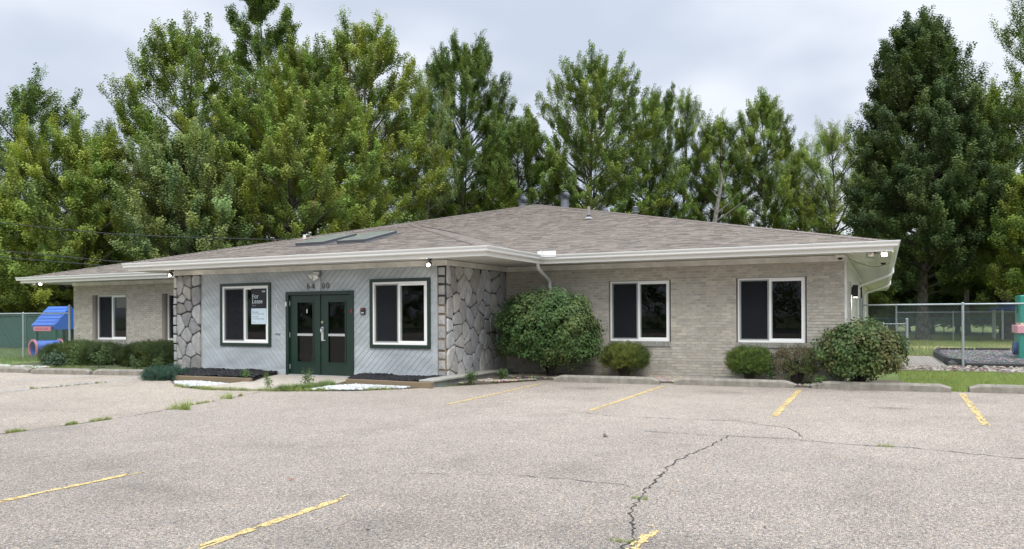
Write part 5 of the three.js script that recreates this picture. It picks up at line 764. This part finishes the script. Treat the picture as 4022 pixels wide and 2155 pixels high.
// ---------------------------------------------------------------- wheel stops
{
  const make = (L) => { const m = new MB(), P = [[-0.1, 0], [-0.1, 0.105], [-0.062, 0.148], [0.062, 0.148], [0.1, 0.105], [0.1, 0]], n = 14, R = rng(23), ring = (i) => { const t = i / n, x = lerp(-L / 2, L / 2, t), e = Math.min(1, Math.min(t, 1 - t) * L / 0.09); return P.map(([z, y]) => [x, y === 0 ? -0.02 : y * lerp(0.62, 1, e) + (R() - 0.5) * 0.004, z * lerp(0.86, 1, e) + (R() - 0.5) * 0.003]); }; const tn = () => sc([0.285, 0.258, 0.21], 0.86 + 0.25 * R()); let a = ring(0); for (let k = 1; k < 5; k++) m.tri(a[0], a[k + 1], a[k], tn()); for (let i = 1; i <= n; i++) { const b = ring(i); for (let k = 0; k < 5; k++) m.quad(a[k], b[k], b[k + 1], a[k + 1], tn(), i); a = b; } for (let k = 1; k < 5; k++) m.tri(a[0], a[k], a[k + 1], tn()); return m; };
  const S = (x, z, L, turn, label, first) => { const t = thing('wheel_stop', [x, 0.005, z], label, 'wheel stop', 'concrete wheel stops', turn); make(L).build('concrete_block', M.concrete, t, true); const r = new MB(); for (const q of [-L * 0.32, L * 0.32]) r.geo(new THREE.CylinderGeometry(0.011, 0.011, 0.02, 8), new THREE.Matrix4().makeTranslation(q, 0.15, 0)); r.build('steel_pin', mat({ color: col(0.16, 0.1, 0.07), roughness: 0.8 }), t, true); };
  S(-5.57, -16.22, 2.4, 0.09, 'concrete wheel stop before the first right wing window'); S(-2.86, -16.53, 2.45, 0.06, 'concrete wheel stop before the two small yews'); S(-0.07, -16.78, 2.48, 0.08, 'concrete wheel stop before the bronze tipped burning bush'); S(2.72, -17.15, 2.48, 0.09, 'concrete wheel stop before the lawn at the right picture edge');
  S(-22.3, -12.88, 2.5, 0.12, 'concrete wheel stop at the left picture edge'); S(-19.78, -13.07, 1.9, 0.2, 'concrete wheel stop before the grey green weeds'); S(-17.8, -13.5, 1.9, 0.25, 'weedy concrete wheel stop before the stone pier');
}
// ---------------------------------------------------------------- chain link fences
function chainFence(o) {                                     // straight along x at depth z (or turned), local origin at its left foot
  const t = thing('chain_link_fence', [o.x, o.y ?? 0, o.z], o.label, 'fence', null, o.turn ?? 0), { L, h } = o, net = new MB(), w = o.w ?? 0.0028, p = o.pitch ?? 0.085;
  const bar = (a, b, z) => { const dx = b[0] - a[0], dy = b[1] - a[1], l = Math.hypot(dx, dy); if (l < 0.02) return; const nx = -dy / l * w, ny = dx / l * w; net.quad([a[0] - nx, a[1] - ny, z + w], [b[0] - nx, b[1] - ny, z + w], [b[0] + nx, b[1] + ny, z + w], [a[0] + nx, a[1] + ny, z + w]); net.quad([a[0] + nx, a[1] + ny, z + w], [b[0] + nx, b[1] + ny, z + w], [b[0] + nx, b[1] + ny, z - w], [a[0] + nx, a[1] + ny, z - w]); };
  for (let s = -h; s < L; s += p) { const x0 = Math.max(0, s), x1 = Math.min(L, s + h); bar([x0, 0.03 + x0 - s], [x1, 0.03 + x1 - s], 0.004); bar([x0, 0.03 + h - (x0 - s)], [x1, 0.03 + h - (x1 - s)], -0.004); }
  net.build('wire_mesh', o.mat ?? M.netWire, t, true).userData.kind = 'stuff';
  const r = o.r ?? 0.022; for (const [x, hh, rr] of o.posts) { const q = new MB(); q.tube([[x, -0.1, 0.03], [x, hh, 0.03]], rr ?? 0.03, 10); q.geo(new THREE.SphereGeometry((rr ?? 0.03) * 1.15, 10, 6), new THREE.Matrix4().makeTranslation(x, hh, 0.03)); q.build('fence_post', o.pm ?? M.galv, t, true); }
  for (const y of o.rails ?? [h + 0.02]) { const q = new MB(); q.tube([[0, y, 0.03], [L, y, 0.03]], r, 8); q.build('rail', o.pm ?? M.galv, t, true); }
  if (o.privacy) { const q = new MB(); q.box(0, 0.06, -0.02, L, h - 0.04, -0.015); q.build('privacy_screen', o.privacy, t, true); }
  return t;
}
chainFence({ x: -0.62, z: -25.04, L: 9.6, h: 1.76, posts: [[0.02, 1.95, 0.04], [2.66, 1.8, 0.035], [5.7, 1.8, 0.035], [9.5, 1.8, 0.035]], label: 'tall galvanised chain link fence running right from the building corner', r: 0.026, w: 0.0021, pitch: 0.09 });
chainFence({ x: -0.6, z: -34.1, L: 1.5, h: 1.1, posts: [[0.62, 1.15, 0.035], [1.46, 1.3, 0.05]], label: 'short low chain link fence with a gate post by the side wall', w: 0.004, pitch: 0.1 });
chainFence({ x: 0.7, z: -50.0, L: 16, h: 1.6, posts: [[0.02, 1.95, 0.05], [2.9, 1.65], [5.9, 1.65], [8.9, 1.65], [12, 1.65]], label: 'chain link fence across the yard in front of the white posts', w: 0.005, pitch: 0.13, r: 0.028 });
chainFence({ x: -3, z: -59.3, L: 22, h: 1.2, posts: [[0, 1.25], [3.4, 1.25], [6.72, 1.25], [8.98, 1.25], [12.6, 1.25], [16, 1.25]], label: 'low greenish chain link fence at the back of the yard', w: 0.006, pitch: 0.15, r: 0.028, pm: M.fenceGreen, mat: M.fenceGreen });
chainFence({ x: -45, z: -17.95, y: -0.1, L: 18.36, h: 1.76, posts: [[0, 1.8], [5, 1.8], [10, 1.8], [15.58, 1.8, 0.035], [18.32, 2.05, 0.045]], label: 'chain link fence running left from the brick wing', r: 0.026, w: 0.0024, pitch: 0.09 });
chainFence({ x: -70, z: -23.3, L: 42, h: 1.62, posts: [[20, 1.66], [24, 1.66], [28, 1.66], [32, 1.66], [36, 1.66], [41.9, 1.66]], label: 'green screened fence along the back of the left play yard', w: 0.004, pitch: 0.16, privacy: mat({ color: col(0.018, 0.085, 0.055), roughness: 0.9, transparent: true, opacity: 0.86 }), pm: M.fenceGreen, mat: M.fenceGreen, y: 0.0 });
// ---------------------------------------------------------------- play equipment
{
  // playhouse with a shingled blue roof
  const t = thing('toy_playhouse', [-33.0, -0.05, -21.7], 'plastic toy playhouse with scalloped blue roof and green posts', 'playhouse');
  const rf = new MB(), hw = 0.8, ey = 1.22, ry = 2.07, dz = 0.7; rf.prism([[-dz - 0.06, ey], [-dz, ey - 0.16], [dz, ey - 0.16], [dz + 0.06, ey], [0, ry]], -hw, hw, (s, u, d) => [d, u, s], [1, 1, 1], 0, true); const roof = rf.build('roof', M.plasticBlue, t, true);
  const tiles = []; for (const sg of [1, -1]) for (let r = 0; r < 6; r++) for (let i = 0; i < 10; i++) { const m = new MB(), w = 0.158, x = -0.79 + (i + 0.5 * (r % 2) * 0.6) * w, s0 = r / 6, s1 = (r + 1.15) / 6, P = (u, s, h) => [u, lerp(ey, ry, Math.min(1, s)) + h * 0.75, sg * (lerp(dz + 0.06, 0, Math.min(1, s)) + h * 0.62)], arc = []; for (let k = 0; k <= 4; k++) arc.push([x + w * k / 4, s0 + 0.05 * (Math.abs(k - 2) / 2) ** 2]); if (x + w > 0.83) continue; for (let k = 0; k < 4; k++) { const a = P(...arc[k], 0.03), b = P(...arc[k + 1], 0.03), c = P(arc[k + 1][0], s1, 0.006), d = P(arc[k][0], s1, 0.006), e = P(...arc[k], 0), f = P(...arc[k + 1], 0); sg > 0 ? (m.quad(a, b, c, d), m.quad(e, f, b, a)) : (m.quad(b, a, d, c), m.quad(f, e, a, b)); } const o = m.build('roof_tile', M.plasticBlue, t, true); t.remove(o); o.position.sub(roof.position); roof.add(o); }
  for (const [x, z] of [[-0.66, 0.62], [0.66, 0.62], [-0.66, -0.62], [0.66, -0.62]]) { const p = new MB(); p.rbox(x - 0.07, 0, z - 0.06, x + 0.07, 1.1, z + 0.06, 0.02); p.build('post', M.plasticDark, t, true); }
  const wl = new MB(); wl.rbox(-0.6, 0.02, 0.58, 0.6, 0.46, 0.66, 0.02); wl.build('front_panel', M.plasticPink, t, true); const wb = new MB(); wb.rbox(-0.6, 0.02, -0.66, 0.6, 1.06, -0.6, 0.02); wb.build('back_panel', M.plasticDark, t, true); const ws = new MB(); ws.rbox(0.6, 0.02, -0.56, 0.7, 0.46, 0.56, 0.02); ws.build('side_panel', mat({ color: col(0.35, 0.04, 0.06), roughness: 0.5 }), t, true);
  const sg = new MB(); sg.rbox(-0.6, 0.99, 0.775, 0.6, 1.19, 0.80, 0.01); sg.build('name_board', M.plasticPink, t, true);
  const lt = new MB(), R = rng(4); for (let i = 0; i < 9; i++) { if (i === 5) continue; lt.box(-0.42 + i * 0.095, 1.055, 0.801, -0.36 + i * 0.095, 1.10 + 0.025 * R(), 0.804); } lt.build('raised_letters', mat({ color: col(0.4, 0.05, 0.08), roughness: 0.5 }), t, true);
  // crawl tunnel
  const u = thing('toy_tunnel', [-30.68, -0.12, -19.1], 'blue plastic crawl tunnel with pink ring ends', 'play tunnel', null, -0.18), tb = new MB(), r = 0.34, cy = 0.38, n = 28; const ring = (rr, z) => Array.from({ length: n }, (_, k) => [Math.cos(k / n * 6.2832) * rr, cy + Math.sin(k / n * 6.2832) * rr, z]);
  for (const [ra, rb, za, zb2] of [[r, r, 0.05, -1.0], [r * 0.94, r * 0.94, -1.0, 0.05]]) { const a = ring(ra, za), b = ring(rb, zb2); for (let k = 0; k < n; k++) { const j = (k + 1) % n; tb.quad(a[k], a[j], b[j], b[k]); } } tb.build('tube', phys({ color: col(0.03, 0.12, 0.48), roughness: 0.35, clearcoat: 0.3, side: THREE.DoubleSide }), u, true);
  for (const z of [0.0, -1.0]) { const e = new MB(), a = ring(r * 0.93, z + 0.06), b = ring(r * 1.17, z + 0.06), c = ring(r * 1.17, z), d = ring(r * 0.93, z); for (let k = 0; k < n; k++) { const j = (k + 1) % n; e.quad(a[j], a[k], b[k], b[j]); e.quad(b[j], b[k], c[k], c[j]); e.quad(c[j], c[k], d[k], d[j]); e.quad(d[j], d[k], a[k], a[j]); } e.box(-r * 1.12, -0.02, z, -r * 0.6, 0.16, z + 0.058); e.box(r * 0.6, -0.02, z, r * 1.12, 0.16, z + 0.058); e.build('ring_end', M.plasticPink, u, true); }
  for (const [x, y] of [[-0.14, 0.42], [0.16, 0.46]]) { const w = new MB(); w.geo(new THREE.CylinderGeometry(0.055, 0.055, 0.02, 14).rotateX(Math.PI / 2), new THREE.Matrix4().makeScale(1, 1.6, 1).setPosition(x, y, -0.98)); w.build('port_hole', mat({ color: col(0.45, 0.6, 0.15), roughness: 0.5 }), u, true); }
  const end = new MB(); end.geo(new THREE.CircleGeometry(r * 0.94, 24), new THREE.Matrix4().makeTranslation(0, cy, -0.99)); end.build('end_wall', M.plasticBlue, u, true);
  // climbing tower at the right edge
  const w = thing('toy_climbing_tower', [4.35, 0.1, -28.1], 'green plastic climbing tower with blue squares and pink band', 'climbing tower'), bd = new MB(); bd.rbox(-0.62, 0.0, -0.5, 0.62, 0.95, 0.5, 0.03).rbox(-0.6, 1.13, -0.48, 0.6, 1.97, 0.48, 0.04); bd.build('body', M.plasticGreen, w, true);
  const bn = new MB(); bn.rbox(-0.68, 0.8, -0.55, 0.68, 1.06, 0.56, 0.03); bn.build('pink_band', phys({ color: col(0.66, 0.32, 0.34), roughness: 0.5 }), w, true); const tb2 = new MB(); tb2.rbox(-0.58, 1.05, -0.46, 0.58, 1.2, 0.46, 0.02); tb2.build('cream_strip', M.plasticTan, w, true);
  for (const y of [1.31, 1.66]) for (const x of [-0.3, 0.02, 0.34]) { const q = new MB(); q.rbox(x - 0.11, y - 0.11, 0.475, x + 0.13, y + 0.13, 0.495, 0.008); q.build('blue_square', M.plasticBlue, w, true); }
  for (const [y, rr] of [[1.6, 0.16]]) { const q = new MB(); q.geo(new THREE.TorusGeometry(rr, 0.03, 8, 22), new THREE.Matrix4().makeRotationY(Math.PI / 2).setPosition(-0.6, y, 0)); q.build('hand_hole', M.plasticDark, w, true); }
  const wp = new MB(); wp.rbox(-0.2, 0.42, 0.505, 0.5, 0.74, 0.52, 0.008); wp.build('window_panel', M.plasticTan, w, true); const wh = new MB(); wh.geo(new THREE.CylinderGeometry(0.2, 0.2, 0.1, 20).rotateZ(Math.PI / 2), new THREE.Matrix4().makeTranslation(-0.68, 0.34, 0.1)); wh.build('blue_wheel', mat({ color: col(0.03, 0.06, 0.2), roughness: 0.5 }), w, true);
  const sl = new MB(); sl.tube([[0.5, 0.9, 0.6], [0.3, 0.55, 0.9], [-0.1, 0.22, 1.1], [-0.55, 0.05, 1.15]], [0.16, 0.16, 0.15, 0.07], 12); sl.build('slide', phys({ color: col(0.04, 0.18, 0.62), roughness: 0.4, clearcoat: 0.3 }), w, true);
  // shade canopy
  const c = thing('shade_canopy', [7.6, 0, -53.6], 'blue fabric shade canopy on white posts in the yard', 'canopy'), cv = new MB(), A = [[-1.75, 1.83, 1.7], [1.75, 1.83, 1.7], [1.75, 1.83, -1.7], [-1.75, 1.83, -1.7]]; for (let i = 0; i < 4; i++) { const a = A[i], b = A[(i + 1) % 4], m = [(a[0] + b[0]) / 2, 1.86, (a[2] + b[2]) / 2]; cv.tri(a, m, [0, 2.32, 0]); cv.tri(m, b, [0, 2.32, 0]); cv.quad([a[0], a[1] - 0.1, a[2]], [b[0], b[1] - 0.1, b[2]], b, a); } cv.build('canopy_cloth', phys({ color: col(0.03, 0.10, 0.30), roughness: 0.8, side: THREE.DoubleSide, transmission: 0.1 }), c, true);
  for (const [x, z] of [[-1.36, 1.45], [1.5, 1.5], [1.5, -1.5], [-1.5, -1.5]]) { const q = new MB(); q.tube([[x, -0.05, z], [x, 1.84, z]], 0.055, 8); q.build('post', M.white, c, true); }
  const wp2 = new MB(); wp2.tube([[0, -0.05, 0], [0, 1.78, 0]], 0.06, 8); wp2.tube([[0, 1.7, 0], [0, 1.8, 0]], 0.07, 8); const wpm = wp2.build('white_post', M.white); wpm.position.set(5.98, -0.05, -53.3); tag(wpm, 'white post standing left of the blue canopy', 'post');
  // dark timber edge of the play gravel
  const e = thing('play_area_edging', [1.9, 0, -28], 'black timber edging round the play gravel', 'edging'), E = [[2.05, -25.1], [1.72, -26.5], [1.66, -30.7], [1.95, -33.6], [9, -34.05]], R2 = rng(6);
  for (let i = 0; i + 1 < E.length; i++) { const n2 = Math.ceil(Math.hypot(E[i + 1][0] - E[i][0], E[i + 1][1] - E[i][1]) / 1.4); for (let k = 0; k < n2; k++) { const f = (t2) => [lerp(E[i][0], E[i + 1][0], t2) - 1.9, lerp(E[i][1], E[i + 1][1], t2) + 28]; beam('edging_timber', '', f(k / n2 + 0.004), f((k + 1) / n2 - 0.004), 0.13, 0.2 + 0.02 * R2(), 0, mat({ color: col(0.03, 0.028, 0.026), roughness: 0.9 }), e); } }
  tag(beam('edging_timber', '', [2.1, -25.2], [9, -25.2], 0.12, 0.1, 0.0, mat({ color: col(0.03, 0.028, 0.026), roughness: 0.9 })), 'long dark timber at the foot of the right fence', 'landscape timber');
}
// ---------------------------------------------------------------- lamps, camera, sign, small fittings
function glow(parent, pos, power) { const l = new THREE.PointLight(new THREE.Color(1, 0.93, 0.8), power, 6, 2); l.castShadow = true; l.position.set(...pos); parent.add(l); }
{
  const one = (pos, label, lit) => { const t = thing('spot_lamp', pos, label, 'spot lamp', 'lit spot lamps under the eaves'), b = new MB(); b.geo(new THREE.CylinderGeometry(0.055, 0.06, 0.04, 14), new THREE.Matrix4().makeTranslation(0, -0.02, 0)); b.tube([[0, -0.03, 0], [0, -0.09, 0.01]], 0.022, 8); b.build('mount', M.black, t, true); const h = new MB(); h.geo(new THREE.CylinderGeometry(0.05, 0.075, 0.1, 16, 1, true).rotateX(-0.9), new THREE.Matrix4().makeTranslation(0, -0.12, 0.03)); h.build('lamp_head', mat({ color: col(0.03, 0.03, 0.03), side: THREE.DoubleSide }), t, true); const g = new MB(); g.geo(new THREE.SphereGeometry(0.045, 16, 12), new THREE.Matrix4().makeScale(1, 1, 0.8).setPosition(0, -0.145, 0.05)); g.build('bulb', lampMat(lit), t, true); glow(t, [0, -0.16, 0.17], 0.25); };
  one([-9.05, 2.79, -14.42], 'lit spot lamp above the right end of the grey siding', 2.2); one([-17.3, 2.79, -14.5], 'small black lit spot lamp above the stone pier', 1.6);
  const heads = (name, label, pos, turn, lits, m, cat) => { const t = thing(name, pos, label, cat, null, turn), b = new MB(); b.rbox(-0.09, -0.07, -0.03, 0.09, 0.0, 0.05, 0.015); b.build('mount', m, t, true); lits.forEach((k, i) => { const x = i ? 0.19 : -0.19, h = new MB(); h.rbox(x - 0.1, -0.17, -0.02, x + 0.1, -0.03, 0.05, 0.018); h.build('lamp_head', m, t, true); const f = new MB(); f.rbox(x - 0.082, -0.155, 0.045, x + 0.082, -0.045, 0.056, 0.008); f.build('lamp_lens', k ? lampMat(k) : mat({ color: col(0.42, 0.40, 0.36), roughness: 0.25 }), t, true); if (k) glow(t, [x, -0.1, 0.14], 0.2); }); return t; };
  heads('floodlight', 'black twin floodlight under the right eave, its right head lit', [-0.1, 2.79, -17.32], 0.1, [0, 1.0], M.black, 'floodlight').scale.setScalar(0.68);
  heads('floodlight', 'twin floodlight lit under the far left eave', [-27.55, 2.79, -17.3], 0.5, [0, 1.5], M.black, 'floodlight').scale.setScalar(0.62);
  // white motion floodlight over the doors
  const t = thing('floodlight', [-12.62, 2.56, ZW + 0.06], 'white twin head floodlight above the house number', 'floodlight'), b = new MB(); b.rbox(-0.08, -0.02, 0, 0.08, 0.06, 0.05, 0.012); b.build('mount', M.white, t, true);
  for (const [x, y, ry] of [[-0.07, -0.04, -0.5], [0.06, -0.05, 0.5]]) { const h = new MB(); h.geo(new THREE.CylinderGeometry(0.038, 0.062, 0.11, 14).rotateX(-1.0).rotateY(ry), new THREE.Matrix4().makeTranslation(x, y, 0.1)); h.build('lamp_head', M.white, t, true); } const se = new MB(); se.rbox(-0.05, -0.16, 0.04, 0.01, -0.08, 0.1, 0.015); se.build('motion_sensor', M.white, t, true);
  // wall lantern and dome cameras
  const l = thing('wall_lantern', [XR + 0.01, 1.95, -21.2], 'black box wall lantern lit below on the side wall', 'wall lantern'), lb = new MB(); lb.rbox(0.02, 0, -0.07, 0.15, 0.3, 0.07, 0.01); lb.box(-0.01, 0.05, -0.05, 0.02, 0.25, 0.05); lb.build('housing', M.black, l, true); const lg = new MB(); lg.rbox(0.035, -0.02, -0.055, 0.135, 0.0, 0.055, 0.006); lg.build('lamp_lens', lampMat(2.2), l, true); glow(l, [0.085, -0.1, 0], 0.4);
  const d = thing('security_camera', [XR - 0.1, 2.73, ZB + 0.035], 'small dome camera on the frieze at the right corner', 'camera'), db = new MB(); db.rbox(-0.1, 0.0, 0.0, 0.1, 0.06, 0.09, 0.015); db.build('mount', M.white, d, true); const dd = new MB(); dd.geo(new THREE.SphereGeometry(0.05, 16, 10, 0, 6.3, Math.PI / 2, Math.PI / 2), new THREE.Matrix4().makeTranslation(0.0, 0.0, 0.05)); dd.build('dome', M.black, d, true);
  const d2 = thing('security_camera', [0.02, 2.79, -21.2], 'second dome camera on the side soffit', 'camera'), d3 = new MB(); d3.geo(new THREE.SphereGeometry(0.06, 16, 10, 0, 6.3, Math.PI / 2, Math.PI / 2)); d3.geo(new THREE.CylinderGeometry(0.07, 0.07, 0.02, 14)); d3.build('dome', M.black, d2, true);
  // keypad box
  const k = thing('card_reader', [-11.25, 1.555, ZW + 0.003], 'black card reader with a red mark right of the doors', 'card reader'), kb = new MB(); kb.rbox(-0.07, 0, 0, 0.07, 0.16, 0.035, 0.012); kb.build('housing', M.black, k, true); const kr = new MB(); kr.box(-0.045, 0.125, 0.035, 0.03, 0.143, 0.038); kr.build('red_mark', mat({ color: col(0.55, 0.03, 0.03), roughness: 0.4 }), k, true); const kw = new MB(); kw.box(-0.04, 0.025, 0.035, 0.04, 0.06, 0.038); kw.build('keys', mat({ color: col(0.4, 0.42, 0.42), roughness: 0.4 }), k, true);
}
{
  // lease sign in the window
  const cv = document.createElement('canvas'); cv.width = 512; cv.height = 872; const g = cv.getContext('2d');
  g.fillStyle = '#070a12'; g.fillRect(0, 0, 512, 488); g.fillStyle = '#c3d2d8'; g.fillRect(0, 488, 512, 384);
  g.fillStyle = '#dfe9ea'; g.font = 'bold 52px sans-serif'; g.save(); g.translate(356, 92); g.scale(0.9, 1); g.fillText('CBRE', 0, 0); g.restore();
  g.font = '132px serif'; g.fillText('For', 24, 240); g.fillText('Lease', 24, 362); g.font = '50px sans-serif'; g.fillStyle = '#8d9aa3'; g.fillText('Retail', 26, 432); g.fillRect(28, 452, 5, 30); g.fillStyle = '#5b6d74'; g.fillRect(28, 500, 5, 34);
  g.fillStyle = '#26343b'; g.font = 'bold 36px serif'; g.fillText('Mike Soliga', 28, 590); g.fillText('Lacey Kelly', 28, 706); g.font = '54px sans-serif'; g.fillStyle = '#2f3d44'; g.fillText('+1 513 369 1394', 26, 644); g.fillText('+1 513 369 1640', 26, 762); g.fillRect(28, 820, 118, 7); g.fillRect(478, 816, 10, 10);
  const tx = new THREE.CanvasTexture(cv); tx.colorSpace = THREE.SRGBColorSpace; tx.magFilter = THREE.LinearFilter;
  const s = thing('lease_sign', [-14.573, 1.785, ZW + 0.016], 'black and pale blue for lease sign in the window left of the doors', 'sign');
  const p = new MB(), w = 0.262, h = 0.462; p.tri([-w, -h, 0.004], [w, -h, 0.004], [w, h, 0.004], [1, 1, 1], [0, 0], [1, 0], [1, 1]); p.tri([-w, -h, 0.004], [w, h, 0.004], [-w, h, 0.004], [1, 1, 1], [0, 0], [1, 1], [0, 1]); p.build('printed_face', mat({ map: tx, roughness: 0.45 }), s, true); const q = new MB(); q.box(-w, -h, 0, w, h, 0.003); q.build('board', M.black, s, true);
  // short curtain in the left wing window
  const c = thing('window_curtain', [-24.06, 2.12, ZB - 0.22], 'short gathered curtain at the top of the left wing window', 'curtain'), cm = new MB(); for (let i = 0; i < 40; i++) { const x = (k) => -0.4 + k * 0.02, z = (k) => 0.02 * Math.sin(k * 1.3), b = (k) => -0.26 - 0.02 * Math.sin(k * 2.1); cm.quad([x(i), b(i), z(i)], [x(i + 1), b(i + 1), z(i + 1)], [x(i + 1), 0.14, z(i + 1) * 0.5], [x(i), 0.14, z(i) * 0.5]); } cm.build('curtain_cloth', phys({ color: col(0.4, 0.36, 0.26), side: THREE.DoubleSide, transmission: 0.2 }), c, true);
  // litter on the lot
  const R = rng(88); [[-4.9, -5.4, 0.035, [0.25, 0.10, 0.05], 'curled rusty leaf left of the near middle line'], [-3.1, -9.0, 0.07, [0.13, 0.07, 0.04], 'thin brown twig on the lot before the stalls'], [-0.25, -5.1, 0.028, [0.22, 0.16, 0.1], 'pale curled leaf right of the jagged crack'], [0.75, -5.6, 0.03, [0.4, 0.16, 0.1], 'reddish leaf on the lot at the right'], [-3.25, -4.35, 0.022, [0.03, 0.03, 0.03], 'small black scrap in the near foreground'], [-0.75, -5.6, 0.02, [0.02, 0.02, 0.02], 'black speck of litter near the jagged crack']].forEach(([x, z, k, cc, label]) => { const m = new MB(), a = R() * 6; const P = (u, v, y) => [x + (Math.cos(a) * u - Math.sin(a) * v) * k, y * k + 0.006, z + (Math.sin(a) * u + Math.cos(a) * v) * k]; m.quad(P(-1, -0.1, 0.3), P(0, -0.5, 0.05), P(1, 0, 0.4), P(0, 0.1, 0.2)); m.quad(P(-1, -0.1, 0.3), P(0, 0.1, 0.2), P(1, 0, 0.4), P(0, 0.5, 0.05)); tag(m.build('litter', mat({ color: col(...cc), side: THREE.DoubleSide })), label, 'litter'); });
  // power lines and pole over the left yard
  [[[-52, 7.6, -9], [-31.28, 5.27, -18.13], [-26.63, 4.77, -20.4], [-14, 4.5, -28], 'highest of the three power lines at the left'], [[-52, 6.2, -9], [-31.28, 4.17, -18.13], [-26.63, 3.68, -20.4], [-26.0, 3.66, -20.8], 'middle one of the three power lines at the left'], [[-52, 5.9, -9], [-31.28, 3.92, -18.13], [-26.63, 3.49, -20.4], [-26.1, 3.48, -20.75], 'lowest of the three power lines at the left']].forEach((a) => { const m = new MB(), cv2 = new THREE.CatmullRomCurve3(a.slice(0, 4).map((p) => V3(...p))); m.tube(cv2.getPoints(40).map((p) => [p.x, p.y, p.z]), 0.016, 5); tag(m.build('power_line', mat({ color: col(0.03, 0.033, 0.035) })), a[4], 'power line', 'power lines over the left yard'); });
  const up = thing('utility_pole', [-40.7, 0, -41.3], 'pale utility pole among the trees left of the skylights', 'utility pole'), um = new MB(); um.tube([[0, -0.2, 0], [0, 8.2, 0]], [0.16, 0.12], 10); um.build('pole', M.barkPale, up, true); const ua = new MB(); ua.rbox(-0.9, 7.6, -0.05, 0.9, 7.75, 0.05, 0.01); ua.build('cross_arm', M.barkPale, up, true);
}
renderer.render(scene, camera);
